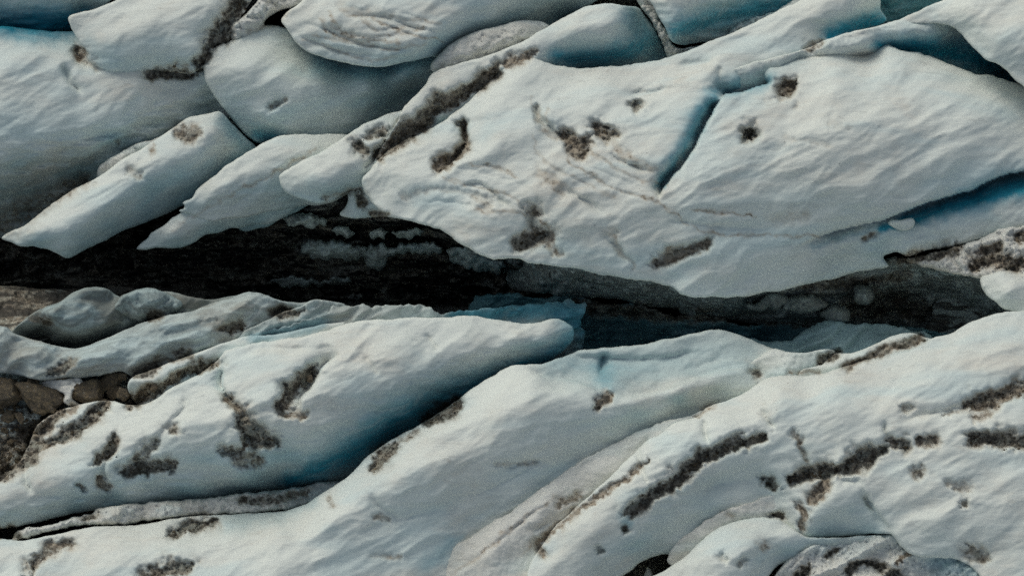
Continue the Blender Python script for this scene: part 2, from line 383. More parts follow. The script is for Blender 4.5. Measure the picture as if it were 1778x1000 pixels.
    for frac, ins_ in ((0.06, 1.5), (0.3, 4.5), (1.0, 7.0)):
        hh = hb + (np.minimum(bot, hb - 1.0) - hb) * frac
        sh = ins_ + 1.2 * fbm(xb / 15, yb / 15 + frac * 9, sd_, 2)
        rings.append(place(xb + gx_ * sh, yb + gy_ * sh, hh))
    Vall = np.concatenate([V] + rings)
    faces = [F]
    nb = len(bv)
    def ringidx(k, v): return v if k == 0 else nV + (k - 1) * nb + remap[v]
    for k_ in range(3):
        a, b_ = be[:, 0], be[:, 1]
        faces.append(np.stack([ringidx(k_, b_), ringidx(k_, a), ringidx(k_ + 1, a), ringidx(k_ + 1, b_)], 1))
    F = np.concatenate(faces)
    me = bpy.data.meshes.new(name)
    me.vertices.add(len(Vall)); me.vertices.foreach_set('co', Vall.astype(np.float32).ravel())
    me.loops.add(F.size); me.loops.foreach_set('vertex_index', F.astype(np.int32).ravel())
    me.polygons.add(len(F)); me.polygons.foreach_set('loop_start', np.arange(0, F.size, 4, dtype=np.int32))
    me.polygons.foreach_set('use_smooth', np.ones(len(F), bool))
    me.update(calc_edges=True); me.validate()
    at = me.color_attributes.new('marks', 'FLOAT_COLOR', 'POINT')
    col = np.zeros((len(Vall), 4), np.float32); col[:nV, 0] = Dm; col[:nV, 1] = Bm; col[:nV, 2] = Um; col[:, 3] = 1
    for k_ in range(3): col[nV + k_ * nb: nV + (k_ + 1) * nb, :3] = col[bv, :3]
    if len(me.vertices) == len(Vall): at.data.foreach_set('color', col.ravel())
    me.materials.append(mat or M_ICE)
    o = bpy.data.objects.new(name, me); S.collection.objects.link(o)
    # base of the thing as its origin
    c0 = Vall.mean(0); c0[2] = bot if bottom is not None else FLOOR
    co = (Vall - c0).astype(np.float32)
    if len(me.vertices) == len(Vall): me.vertices.foreach_set('co', co.ravel()); o.location = c0
    me.update()
    if kind: o['kind'] = kind
    else:
        o['label'] = label; o['category'] = cat
        if group: o['group'] = group
    ALL.append(o)
    return o

# ------------------------------------------------------------------ folds, blue ice with painted shade, dirt (plan coordinates)
# folds: + side is the right-hand side of travel (below a line that runs to the right)
fold('1252,168,0 1236,195,0 1218,228,0 1206,255,0 1180,290,0 1152,325,0 1143,348,0', 2.2, 12, 1.4, 'M', 0.12)     # crack beside the big dome
fold('1345,143,0 1310,150,0 1285,160,0 1258,164,0 1248,178,0', 2.6, 16, 1.4, 'M', 0.2)
fold('1252,112,0 1250,135,0 1252,165,0', 0.3, 9, 4, 'M', 0.2)
fold('1270,128,0 1330,112,0 1400,95,0 1470,84,0', 0.6, 8, 5, 'M', 0.25)
fold('1385,430,0 1440,405,0 1500,390,0 1560,375,0 1600,358,0 1650,342,0 1690,330,0 1720,314,0 1760,302,0 1830,292,0', 1.4, 12, 1.4, 'M', 0.16)
fold('1530,384,0 1560,375,0 1600,358,0 1650,342,0 1690,330,0 1720,314,0 1760,302,0 1830,292,0', 1.8, 26, 1.4, 'M', 0.2)
fold('785,330,0 830,318,0 870,345,0 900,372,0', 0.35, 10, 3, 'M', 0.3)
fold('800,190,0 812,235,0 795,270,0 760,300,0', 0.9, 14, 2.2, 'M', 0.3)
fold('922,170,0 935,205,0 965,228,0 1000,250,0', 0.45, 4, 9, 'M', 0.3)
fold('905,430,0 935,418,0 962,402,0', 0.6, 3, 10, 'M', 0.3)
fold('1125,470,0 1180,440,0 1250,412,0', 0.4, 10, 14, 'M', 0.35)
fold('1040,400,0 1070,430,0 1100,462,0', 0.35, 9, 7, 'M', 0.35)
fold('1075,165,0 1130,160,0 1180,150,0', 0.35, 6, 5, 'M', 0.35)
fold('1170,118,0 1215,108,0 1250,110,0', 0.5, 9, 8, 'M', 0.35)
fold('960,320,0 1010,345,0 1060,380,0', 0.3, 7, 5, 'M', 0.35)
fold('1050,262,0 1090,285,0 1140,300,0', 0.4, 7, 3, 'M', 0.35)
fold('1155,385,0 1250,395,0 1380,400,0', 0.25, 16, 8, 'M', 0.35)
fold('508,172,0 490,180,0 474,190,0 460,205,0', 0.8, 12, 1.5, 'B', 0.48)
fold('520,40,0 560,50,0 620,75,0 700,88,0', 0.22, 4, 3, 'T3', 0.3)
fold('500,50,0 540,72,0 600,92,0 680,100,0', 0.22, 4, 3, 'T3', 0.3)
fold('600,28,0 660,30,0 720,48,0 780,62,0', 0.30, 5, 4, 'T3', 0.3)
fold('108,108,0 112,128,0 125,148,0 145,165,0', 0.55, 3, 10, 'A', 0.25)
fold('128,78,0 138,98,0 160,118,0', 0.5, 10, 3, 'A', 0.25)
# lower body V: lobes
fold('595,612,0 560,636,0 540,668,0 520,695,0 520,722,0', 1.4, 18, 1.8, 'V', 0.25)
fold('395,612,0 386,640,0 388,676,0 415,705,0 440,735,0', 1.0, 11, 2.2, 'V', 0.3)
fold('318,672,0 320,705,0 290,740,0 262,775,0', 0.5, 9, 12, 'V', 0.3)
fold('215,768,0 185,800,0 182,825,0 200,850,0', 0.8, 14, 2.5, 'V', 0.3)
fold('50,800,0 45,835,0 60,862,0', 0.5, 9, 4, 'V', 0.3)
fold('630,612,0 650,640,0 660,655,0', 0.25, 7, 4, 'V', 0.3)
fold('735,575,0 755,600,0 765,612,0', 0.25, 6, 4, 'V', 0.3)
fold('440,600,0 520,605,0 590,600,0', 0.25, 10, 5, 'V', 0.3)
# X
fold('905,636,0 955,655,0 1000,660,0 1040,676,0 1058,690,0', 0.8, 1.8, 20, 'X', 0.25)
fold('870,820,0 920,802,0 960,806,0', 0.3, 4, 6, 'X', 0.3)
fold('1040,655,0 1045,625,0 1048,608,0', 0.7, 9, 3, 'X', 0.3)
fold('1058,690,0 1110,684,0 1180,664,0 1250,640,0 1310,636,0', 1.0, 4, 34, 'X', 0.25)
fold('950,612,0 1050,622,0 1150,622,0 1250,600,0', 0.35, 12, 5, 'X', 0.3)
fold('1120,655,0 1200,640,0 1290,612,0', 0.25, 5, 10, 'X', 0.3)
fold('600,930,0 700,900,0 790,880,0', 0.25, 14, 10, 'X', 0.3)
fold('640,850,0 655,875,0 700,905,0', 0.35, 10, 5, 'X', 0.3)
# Z
fold('1118,742,0 1110,770,0 1112,805,0 1128,850,0', 0.35, 6, 3, 'Z', 0.3)
fold('1224,722,0 1225,750,0 1232,778,0', 0.4, 6, 3, 'Z', 0.3)
fold('1190,860,0 1270,838,0 1350,830,0', 0.5, 18, 20, 'Z', 0.3)
fold('1555,738,0 1600,720,0 1650,712,0 1700,695,0 1778,672,0', 0.5, 6, 8, 'Z', 0.2)
fold('1385,760,0 1402,800,0 1405,840,0', 0.35, 6, 5, 'Z', 0.3)
fold('1495,842,0 1515,880,0 1550,925,0', 0.5, 16, 2.5, 'Z', 0.3)
fold('1450,832,0 1490,832,0 1500,828,0', 0.4, 10, 3, 'Z', 0.3)
fold('1538,728,0 1535,748,0 1552,765,0', 0.4, 4, 6, 'Z', 0.3)
fold('1320,705,0 1338,735,0 1350,745,0', 0.35, 5, 4, 'Z', 0.3)

blue('560,112,14 620,124,12 700,118,13 745,108,9', 0.55, 'B')  # blue shade under the overhanging lip, painted on
blue('655,185,26 720,158,22', 0.22, 'B')
blue('500,160,60 620,180,60', 0.12, 'B')
blue('-20,46,14 30,46,16 70,42,20 110,42,20 150,28,14', 0.95, 'T0 A')
blue('40,60,16 110,62,10', 0.30, 'A')
blue('965,100,10 1000,104,14 1060,100,16 1110,86,16', 0.85, 'C2')
blue('1100,30,16 1130,60,22 1140,90,16', 0.6, 'C2')
blue('400,212,10 415,235,15 430,262,12 400,285,11 372,305,8', 0.50, 'D')
blue('445,236,13 480,242,10', 0.75, 'B')
blue('330,345,8 380,330,6', 0.2, 'D')
blue('1170,52,12 1230,40,18 1300,18,20 1380,8,20', 0.85, 'T4')
blue('1440,62,10 1490,46,13 1545,32,13', 0.95, 'M')
blue('1530,84,9 1580,84,14 1660,96,20 1720,115,22 1778,145,18', 0.95, 'P')
blue('1240,166,8 1216,202,10 1196,246,9 1162,294,7 1144,322,5', 0.75, 'M')
blue('1260,158,9 1300,150,12 1335,140,8', 0.55, 'M')
blue('1410,432,4 1450,416,5 1530,398,6', 0.4, 'M')
blue('1530,398,4 1560,390,7 1590,379,10 1650,360,13 1700,345,15 1760,328,16 1830,320,16', 1.0, 'M')
blue('1255,140,14 1300,135,20 1380,105,18', 0.18, 'M P')
blue('900,640,9 820,680,20 740,720,26 690,745,28 640,775,22 560,815,14 500,838,8', 0.85, 'V')
blue('985,600,14 940,625,10 900,638,10', 0.8, 'V')
blue('1000,560,22 1008,590,16', 0.7, 'V K3')
blue('760,690,34 640,760,34 500,820,26 400,848,18', 0.30, 'V')
blue('440,588,8 480,582,12 530,572,10 560,562,9', 0.45, 'K3 K2')
blue('780,552,6 860,545,14 960,540,18 1005,555,20', 0.9, 'K3')
blue('1045,640,12 1050,660,14', 0.4, 'X')
blue('960,635,18 1030,640,26 1100,640,30 1200,620,30 1300,612,20', 0.30, 'X')  # recess toned darker through the blue, painted shade
blue('1000,680,30 1100,650,30', 0.05, 'X')
blue('1095,752,8 1140,735,9 1200,722,7', 0.22, 'X')
blue('740,985,10 775,950,8 800,930,6', 0.35, 'X')
blue('300,885,14 380,875,12 520,845,12 560,835,8', 0.30, 'V')
blue('400,905,16 470,895,14 540,868,10', 0.25, 'X')
blue('140,850,12', 0.35, 'V')
blue('1090,905,10', 0.5, 'Z')
blue('1640,980,26 1690,990,20', 0.4, 'BB')

# dirt on the upper ice
dirt('1370,158,21 1374,152,17', 1.25, 0.65, 0.9)
dirt('1300,235,13', 1.25, 0.1, 1.0)
dirt('985,240,16 1005,262,20 1018,248,14', 1.0, 0.75, 0.5)
dirt('1040,228,15 1052,232,16', 1.15, 0.5, 0.6)
dirt('1105,187,14', 0.72, 0.2, 0.6)
dirt('930,185,7 940,215,8 965,240,9', 0.45, 1.0, 0.2)
dirt('1060,250,8 1090,275,12 1135,295,8', 0.45, 1.0, 0.1)
dirt('935,300,12 960,320,14 975,335,9', 0.42, 0.9, 0.1)
dirt('925,370,15', 0.78, 0.5, 0.4)
dirt('905,428,13 925,412,20 950,412,15', 0.98, 0.4, 0.6)
dirt('955,430,7 975,442,6', 0.6, 0.7, 0.2)
dirt('1140,458,11 1180,442,14 1225,425,9', 0.88, 0.7, 0.4)
dirt('1060,405,8 1075,435,8 1100,460,6', 0.42, 0.8, 0.1)
dirt('805,215,8 808,250,9 798,268,10 772,285,15 760,292,11', 1.0, 0.9, 0.6)
dirt('657,274,11 690,245,17 720,226,20 745,203,14 780,178,19 800,168,12 830,148,14 860,126,15', 1.12, 0.55, 0.7)
dirt('885,112,12 910,102,12 925,96,10', 0.78, 1.0, 0.3)
dirt('820,345,9 845,355,10', 0.42, 1.0, 0.1)
dirt('700,340,8 780,330,7 850,348,8', 0.30, 1.0, 0.1)
dirt('1440,215,8 1470,225,8', 0.25, 1.0, 0.05)
dirt('1360,240,6 1440,252,6', 0.25, 1.0, 0.05)
dirt('1350,385,20 1400,370,16', 0.30, 1.0, 0.05)
dirt('1400,85,8 1425,78,7', 0.6, 0.6, 0.3)
dirt('1500,415,8 1515,408,7', 0.62, 0.7, 0.2)
dirt('622,258,14 632,262,12', 0.92, 0.2, 0.5)
dirt('645,238,13 665,232,11', 0.80, 0.3, 0.4)
dirt('560,345,6 600,335,8 625,330,6', 0.55, 0.2, 0.2)
dirt('625,340,10 628,355,10', 0.95, 0.3, 0.3)
dirt('650,372,7 670,376,6', 0.9, 0.3, 0.2)
dirt('470,185,6 495,175,6', 0.55, 0.3, 0.1)
dirt('415,10,16 398,35,17 385,60,17 365,85,15 348,112,10', 0.98, 0.25, 0.6)
dirt('350,122,10 345,128,8', 0.9, 0.2, 0.3)
dirt('265,132,10 300,128,13 330,132,9', 1.05, 0.4, 0.5)
dirt('135,88,11 138,98,9', 0.85, 0.7, 0.3)
dirt('150,105,9 165,118,9', 0.4, 0.9, 0.1)
dirt('312,235,14 332,238,18', 0.88, 0.5, 0.3)
dirt('270,255,7 264,268,6', 0.5, 0.9, 0.1)
dirt('225,298,9 238,305,11', 0.60, 0.1, 0.2)
dirt('198,245,6 206,250,6', 0.55, 0.3, 0.2)
dirt('430,55,6 470,45,6 500,20,8', 0.35, 1.0, 0.1)
dirt('600,20,14 640,25,12 680,30,8', 0.35, 0.9, 0.1)
dirt('570,48,8 610,62,7', 0.40, 0.9, 0.1)
dirt('0,395,36 60,360,30 150,315,16', 0.5, 0.45, 0.2)
dirt('20,330,26 100,290,18 160,280,14', 0.30, 0.2, 0.1)
# right edge, mixed ice and dirt
dirt('1565,450,12 1610,445,14 1660,432,12', 1.0, 0.4, 0.4)
dirt('1690,465,15 1720,452,18 1765,460,16', 1.05, 0.7, 0.5)
dirt('1710,435,9 1735,432,8', 1.0, 0.7, 0.3)
dirt('1765,412,12 1800,412,14', 1.05, 0.4, 0.4)
# lower part
dirt('380,632,8 330,645,11 280,672,12 240,700,12', 1.2, 0.3, 0.5)
dirt('270,672,10 240,690,12 225,705,8', 1.1, 0.6, 0.3)
dirt('395,572,14 420,568,10', 0.95, 0.6, 0.4)
dirt('480,545,12 510,540,10', 0.9, 0.2, 0.3)
dirt('490,548,12 520,542,9', 1.0, 0.1, 0.3)
dirt('330,618,10 290,625,12 270,640,12 240,652,9', 0.80, 0.2, 0.3)
dirt('130,630,9 110,640,10 90,648,8', 0.85, 0.2, 0.3)
dirt('60,555,9 80,560,8', 0.85, 0.4, 0.2)
dirt('262,550,9 275,553,8', 0.85, 0.2, 0.2)
dirt('60,705,12 110,715,9 75,745,16 20,770,20 10,810,16', 1.2, 0.7, 0.3)
dirt('75,745,12 100,722,12 130,712,9', 0.75, 0.8, 0.3)
dirt('65,780,14 110,760,14 150,735,15 175,715,12 190,705,8', 1.1, 0.35, 0.6)
dirt('-100,440,90 150,430,90 330,430,80 400,440,70', 2.2, 0.2, 0.3, 'W')  # unlit left end of the crevasse, painted near-black
dirt('440,505,20 700,506,16 900,525,16', 1.25, 0.1, 0.2, 'W W2')  # black zone along the wall's foot, painted darkness
dirt('440,430,26 500,460,30 470,490,24', 1.1, 0.2, 0.3, 'W')  # painted black zone between the lit patches
dirt('660,470,12 720,462,14 770,470,12 880,480,12', 1.2, 0.1, 0.5, 'W')  # black caves in the wall, painted shade
dirt('520,408,9 640,412,8 760,418,9 850,430,10', 1.1, 0.1, 0.4, 'W')  # painted dark streak below the overhang
dirt('560,392,8 640,398,6 740,400,8', 0.8, 0.1, 0.2, 'W')  # thin painted dark streak high on the wall
dirt('1000,530,16 1150,545,14 1260,552,12 1420,560,10', 1.0, 0.1, 0.2, 'W4 W2')  # dark line below the crumbly wall, shade painted on
dirt('1480,540,24 1560,530,26 1600,545,22', 1.0, 0.1, 0.2, 'W3')  # darker patches across the right hand wall
dirt('1400,500,12 1500,490,14 1580,480,10', 0.7, 0.1, 0.2, 'W3')  # darker streak higher on the same wall
dirt('-60,540,60 60,530,50 130,520,26', 0.85, 0.8, 0.2, 'L')
dirt('0,830,10 30,810,14 60,790,14', 1.1, 0.4, 0.4)
dirt('70,700,10 100,720,11 60,765,10', 0.6, 0.5, 0.3)
dirt('200,765,9 190,785,13 170,798,10', 0.95, 0.5, 0.5)
dirt('175,690,10 185,705,10', 0.6, 0.3, 0.3)
dirt('175,835,9 188,850,8', 0.9, 0.5, 0.3)
dirt('135,842,7 145,850,6', 0.6, 0.8, 0.4)
dirt('275,770,10 250,790,14 240,800,11', 0.74, 0.2, 0.4)
dirt('300,748,11', 0.74, 0.2, 0.3)
dirt('225,820,13 265,812,15 300,806,10', 1.05, 0.15, 0.6)
dirt('395,695,9 420,715,12', 0.70, 0.8, 0.3)
dirt('418,735,17 445,755,22 470,768,17', 1.02, 0.15, 0.7)
dirt('395,785,13 430,795,20 450,800,11', 0.80, 0.15, 0.5)
dirt('425,760,7 422,778,6', 1.1, 0.3, 0.2)
dirt('540,645,13 525,662,15 505,685,15 490,710,14', 0.92, 0.4, 0.7)
dirt('500,722,8 530,724,7', 0.75, 0.9, 0.3)
dirt('650,815,9 670,790,16 688,775,11', 1.25, 0.3, 0.5)
dirt('745,735,9 770,720,15 795,706,13', 1.25, 0.2, 0.6)
dirt('700,765,6 728,748,7', 0.6, 0.3, 0.2)
dirt('1035,705,8 1055,692,11', 0.90, 0.6, 0.4)
dirt('570,865,7 580,878,6', 0.5, 0.4, 0.1)
dirt('655,900,6 675,900,5', 0.48, 0.4, 0.15)
dirt('650,966,6 690,966,6', 0.42, 0.4, 0.1)
dirt('860,808,6 930,802,6', 0.35, 0.5, 0.1)
dirt('1100,884,16 1118,872,15 1140,858,9 1165,842,13 1178,832,15 1200,812,11 1222,796,13 1240,790,8 1268,774,12 1300,768,10 1330,757,8', 1.22, 0.25, 0.7)
dirt('1085,920,9', 0.75, 0.1, 0.5)
dirt('1125,800,6 1060,850,7 1000,890,8 960,925,9 935,942,11 945,965,7', 0.72, 0.85, 0.25)
dirt('975,878,9 1005,862,8', 0.68, 0.7, 0.2)
dirt('1210,722,6 1240,705,6', 0.5, 0.9, 0.1)
dirt('1040,957,8', 0.62, 0.4, 0.4)
dirt('1312,652,12', 0.80, 0.3, 0.4)
dirt('1335,838,13 1342,842,9', 0.95, 0.1, 0.6)
dirt('1362,898,8 1345,895,7', 0.78, 0.1, 0.4)
dirt('1262,895,8 1275,897,7', 0.45, 0.9, 0.1)
dirt('1374,830,10 1400,826,12 1440,820,13 1475,806,17 1505,795,18 1530,785,11', 1.18, 0.25, 0.8)
dirt('1435,835,14 1420,858,17 1410,870,10', 0.90, 0.95, 0.4)
dirt('1385,880,9 1400,890,8 1390,912,8', 0.72, 0.9, 0.3)
dirt('1550,770,11 1570,775,12', 0.98, 0.35, 0.4)
dirt('1598,765,10 1622,768,12', 0.88, 0.5, 0.3)
dirt('1378,750,8 1390,775,7 1402,800,5', 0.55, 0.95, 0.2)
dirt('1575,708,9', 0.62, 0.6, 0.3)
dirt('1572,752,8', 0.5, 0.8, 0.1)
dirt('1685,705,15 1730,692,17 1800,672,18', 1.0, 0.85, 0.5)
dirt('1695,725,12 1715,722,10', 0.66, 0.8, 0.2)
dirt('1670,710,5 1640,722,4', 0.5, 0.6, 0.2)
dirt('1690,762,13 1740,768,18 1800,768,18', 1.15, 0.25, 0.7)
dirt('1595,822,14', 0.72, 0.4, 0.2)
dirt('1650,840,10 1678,850,10', 0.55, 0.1, 0.2)
dirt('1675,875,9', 0.66, 0.1, 0.4)
dirt('1500,865,7 1512,880,6', 0.45, 0.4, 0.2)
dirt('1685,955,15 1705,968,12', 0.72, 0.1, 0.3)
dirt('1325,948,13', 0.50, 0.9, 0.1)
dirt('1290,975,9', 0.48, 0.3, 0.3)
dirt('1255,970,8', 0.35, 0.2, 0.3)
dirt('1370,650,7 1420,645,6', 0.5, 0.5, 0.1)
dirt('1470,640,8 1530,612,9 1570,600,10 1600,592,9', 0.92, 0.5, 0.3)
dirt('1425,630,9 1450,618,9', 0.95, 0.1, 0.4)
dirt('300,928,10 340,915,14 375,905,11', 1.15, 0.1, 0.6)
dirt('55,985,13 90,955,14 125,940,9', 0.80, 0.6, 0.5)
dirt('255,1000,14 300,990,18 330,985,12', 0.95, 0.3, 0.4)
dirt('60,990,6 45,1010,6', 0.6, 0.3, 0.4)
dirt('0,928,11 20,922,12 30,932,8', 1.1, 0.4, 0.4)
dirt('150,900,9 165,897,8', 0.9, 0.1, 0.2)
dirt('420,870,9 470,868,11 530,858,12', 0.80, 0.2, 0.3)
dirt('1392,995,8 1404,985,6', 1.0, 0.15, 0.4, 'BB')
dirt('1435,965,5 1452,958,7', 0.95, 0.3, 0.4, 'BB')
dirt('1470,990,9 1500,975,6 1530,985,9', 1.1, 0.2, 0.5, 'BB')
dirt('1560,975,6 1580,962,5', 0.9, 0.9, 0.2, 'BB')
dirt('1550,1000,14', 1.1, 0.1, 0.4, 'BB')

# thin curved layers standing out of the ice
_rs = random.Random(77)
def strata(base, offs, only, dep, brown_k, seed):
    B_ = np.array(T(base))
    for i, (dx, dy, sc) in enumerate(offs):
        c = B_[:, :2].mean(0); q = (B_[:, :2] - c) * sc + c + np.array([dx, dy])
        a0 = _rs.randint(0, 1); a1 = len(q) - _rs.randint(0, 1)
        q = q[a0:a1]
        if len(q) < 2: continue
        st_ = ' '.join('%.1f,%.1f,%.1f' % (x + _rs.uniform(-8, 8), y + _rs.uniform(-5, 5), 4.0) for x, y in q)
        fold(st_, dep * _rs.uniform(.6, 1.4), 3.0, 2.0, only, 0.35)
        if _rs.random() < brown_k: dirt(st_, _rs.uniform(.3, .5), 1.0, 0.0, only)
strata('510,52,0 530,72,0 575,90,0 630,100,0 690,98,0 740,88,0', [(0, 0, 1), (4, -6, .93), (10, -14, .86), (20, -22, .78), (30, -32, .68), (60, -38, .6), (90, -44, .5)], 'T3', 0.10, 0.5, 1)
strata('600,20,0 650,22,0 720,40,0 790,62,0', [(0, 0, 1), (-10, 12, .9), (30, -4, 1.0), (60, 6, .8)], 'T3', 0.12, 0.6, 2)
strata('700,335,0 760,328,0 820,335,0 880,362,0 920,395,0', [(0, 0, 1), (10, -16, .95), (30, -34, .9), (-6, 16, .9), (40, -50, .8), (60, 10, .8), (90, 30, .7)], 'M', 0.07, 0.6, 3)
strata('925,170,0 935,205,0 970,235,0 1020,262,0 1080,290,0 1150,310,0', [(0, 0, 1), (14, 14, .95), (-16, 12, 1.0), (20, 34, .8), (-10, 60, .9), (40, 66, .8), (0, 90, .7)], 'M', 0.08, 0.7, 4)
strata('1050,330,0 1150,385,0 1280,400,0 1400,395,0', [(0, 0, 1), (40, -18, .8), (60, 16, .8)], 'M', 0.08, 0.5, 5)
strata('300,400,0 380,355,0 460,310,0 540,270,0', [(0, 0, 1), (10, 12, .9), (-6, -12, .9), (40, 24, .7), (30, -22, .8)], 'H1 H2', 0.09, 0.1, 6)
strata('60,420,0 150,370,0 260,300,0 350,240,0', [(0, 0, 1), (20, 16, .8), (0, -12, .8)], 'D', 0.07, 0.1, 7)
strata('780,1000,0 860,940,0 960,870,0 1080,790,0', [(0, 0, 1), (20, 14, .9), (10, -12, .9), (40, 26, .8)], 'Y', 0.12, 0.6, 8)
strata('560,960,0 680,900,0 800,850,0 940,780,0', [(0, 0, 1), (30, 30, .9), (-20, -30, .8), (60, -60, .8), (90, -20, .6)], 'X', 0.07, 0.3, 9)
# ------------------------------------------------------------------ the ground below and around
def glacier_ground():
    n = 220
    u = np.sinh(np.linspace(-1, 1, n) * 3.2) / math.sinh(3.2)
    X, Y = np.meshgrid(u * 900, u * 900)
    P0 = np.abs(X) / 33.0; P1 = np.abs(Y - 4) / 25.0
    m = np.clip((np.maximum(P0, P1) - 1.15) * 2.2, 0, 1); m = m * m * (3 - 2 * m)
    far = 6.0 + 1.8 * ridged(X / 22 + Y / 30, Y / 9, 5, 4) + 2.0 * fbm(X / 60, Y / 40, 6, 3)
    Z = (FLOOR - 0.5 + 0.8 * fbm(X / 6, Y / 4, 8, 3)) * (1 - m) + far * m
    V = np.stack([X, Y, Z], -1).reshape(-1, 3); i = np.arange(n * n).reshape(n, n)
    F = np.stack([i[:-1, :-1], i[:-1, 1:], i[1:, 1:], i[1:, :-1]], -1).reshape(-1, 4)
    me = bpy.data.meshes.new('glacier_ground'); me.from_pydata(V.tolist(), [], F.tolist())
    me.polygons.foreach_set('use_smooth', np.ones(len(F), bool))
    at = me.color_attributes.new('marks', 'FLOAT_COLOR', 'POINT')
    c = np.zeros((n * n, 4), np.float32); c[:, 0] = 0.75 * (1 - m.ravel()); c[:, 1] = 0.4; c[:, 3] = 1; at.data.foreach_set('color', c.ravel())
    me.materials.append(M_ICE); o = bpy.data.objects.new('glacier_ground', me); S.collection.objects.link(o); o['kind'] = 'structure'
glacier_ground()

IB = 'ice block'
# ------------------------------------------------------------------ upper left
ice('ice_block', 'pale flat ice at the top left corner above a blue cleft', IB,
    '-140,-120,9 230,-120,10 240,-20,9.5 190,2,9 180,15,7 150,22,6.5 130,50,5.2 100,58,5 60,58,5.2 0,60,5.0 -140,60,5', '50,0,9.2 120,-10,9.2 -60,0,9.2 100,22,7.5', r=10, drop=0.5, flank=0.4, tag='T0')
ice('ice_block', 'broad smooth pale ice mass at the far left fading into a dark scalloped foot', IB,
    '-140,48,8.5 -20,50,8.5 5,46,8.3 40,50,7.8 80,54,7.6 120,56,7.5 175,50,7.5 300,70,7.5 352,100,7.2 420,190,3.5 440,215,1.5 380,260,1 290,320,-1 200,350,-2.5 120,385,-4.5 60,404,-5.5 0,414,-6 -140,430,-6.5',
    '0,110,8.6 60,90,8.6 110,105,8.4 60,180,7.6 150,170,7.2 250,130,7.4 330,140,6.2 0,240,6.6 100,240,6.2 200,220,6.2 280,190,5.9 350,180,4.9 370,195,3.4 0,290,4.9 90,285,4.2 150,265,4.4 0,340,0.6 80,330,-0.4 -100,300,5 -100,390,-4 0,390,-4 220,275,2.2 240,245,4.0 150,305,0.4 60,370,-3.4',
    r=9, drop=0.6, flank=1.0, tag='A')
ice('ice_block', 'smooth pale slab with a pointed left corner and a dark hollow at its lower edge', IB,
    '118,30,9.6 150,20,9.7 200,2,9.8 260,-40,10 350,-120,10 470,-120,10 452,-20,9.6 432,8,9.0 420,28,8.7 402,52,8.5 398,72,8.4 378,78,8.3 362,96,8.2 350,118,8 330,129,7.6 300,126,7.6 265,124,7.5 215,127,7.5 180,122,7.7 158,112,8.0 149,100,8.3 146,88,8.6 134,68,9 124,50,9.3',
    '250,40,10.4 320,20,10.5 380,10,10.0 250,90,9.2 330,90,9.2 180,70,9.5 200,108,8.4', r=7, drop=0.6, tag='T1')
ice('snow_bank', 'crumbly snow bank with a pinkish brown tint in the gap beside the rounded snout', 'snow bank',
    '392,60,8.7 398,50,9 420,30,9 445,5,9.3 480,-60,9.5 600,-60,9.5 560,-10,9 528,8,8.6 508,14,8.4 480,22,8.4 458,40,8.2 462,50,7.9 445,60,7.8 420,70,7.9 400,70,8.2', '460,10,9.4 430,40,9.0',
    mat=M_SNOW, lump=0.35, lsize=13, r=5, drop=0.7, tag='T2')
ice('ice_block', 'rounded pale ice snout with a small notch lobe, over the teal ended slab', IB,
    '353,112,8.3 358,95,8.4 372,82,8.4 398,72,8.3 425,60,8.2 452,47,8.0 478,44,7.7 500,50,7.4 560,60,6.5 700,50,5.5 820,80,5.5 800,140,5 745,190,2.5 690,235,2.0 640,262,2.2 590,262,3.0 560,250,4.3 528,243,4.7 498,238,5.0 472,246,2.9 446,248,3.6 428,236,4.2 408,214,5.2 388,190,6.1 368,160,7.2 356,136,7.9',
    '430,110,9.0 500,130,8.6 560,132,8.0 640,140,7.6 700,125,7.2 735,118,7.0 600,112,5.8 680,114,5.6 540,95,6.6 480,70,8.0 400,140,8.2 430,190,6.6 470,215,6.2 510,205,6.6 560,200,6.4 640,180,6.0 700,158,4.6 725,155,4.0 600,225,4.9 660,198,4.1 450,170,7.5 440,225,4.8',
    r=9, drop=0.8, tag='B')
ice('ice_block', 'broad layered ice lens with fine brown seams at the top, above the blue shadowed lip', IB,
    '488,36,11.6 500,20,11.8 520,6,12 560,-40,12 700,-120,12 1100,-120,10 1080,-30,8 1040,0,7.5 1010,16,6.8 985,28,5.5 965,50,5.0 920,60,5.5 860,75,6.0 800,90,6.5 768,104,7.5 752,99,9.3 735,103,10.0 705,109,10.4 670,116,10.6 630,116,10.7 590,108,10.9 560,100,11.0 530,88,11.1 512,72,11.3 498,52,11.5',
    '560,40,12.4 640,60,12.4 700,40,12.5 760,70,11.2 820,20,11.0 900,0,10.2 850,40,9.4 930,25,8.0 700,90,11.8 790,70,9.4 620,0,12.8 980,0,8.6',
    r=6, drop=0.6, tag='T3', rough=1.3)
ice('snow_bank', 'knobbly snow ledge ending in a rounded nose right of the blue lip', 'snow bank',
    '747,122,9.4 750,110,9.7 760,97,9.9 775,82,10 800,66,10 830,54,10 870,44,9.8 905,36,9.6 935,37,9.2 952,44,9.0 975,60,8.5 920,90,8 860,115,8 800,128,8.5 768,128,9.1 755,127,9.2',
    '800,90,10.6 850,70,10.6 900,55,10.4 780,108,10.1', mat=M_SNOW, lump=0.28, lsize=15, r=5, drop=0.6, tag='E')
ice('ice_block', 'slim pale tongue of ice with two dark smudges ending in a blunt nose', IB,
    '484,306,7.6 494,297,8 520,282,8.4 570,257,8.7 620,224,8.9 660,204,9.0 698,192,9 760,200,8 740,250,7.5 680,300,7 640,322,6.9 618,328,6.9 600,334,6.9 584,344,6.8 562,353,6.6 540,352,6.8 515,344,7 496,333,7.2 486,320,7.4',
    '540,300,9.0 600,270,9.4 660,230,9.4 570,330,8.1 620,300,8.6', r=8, drop=0.8, tag='C1')
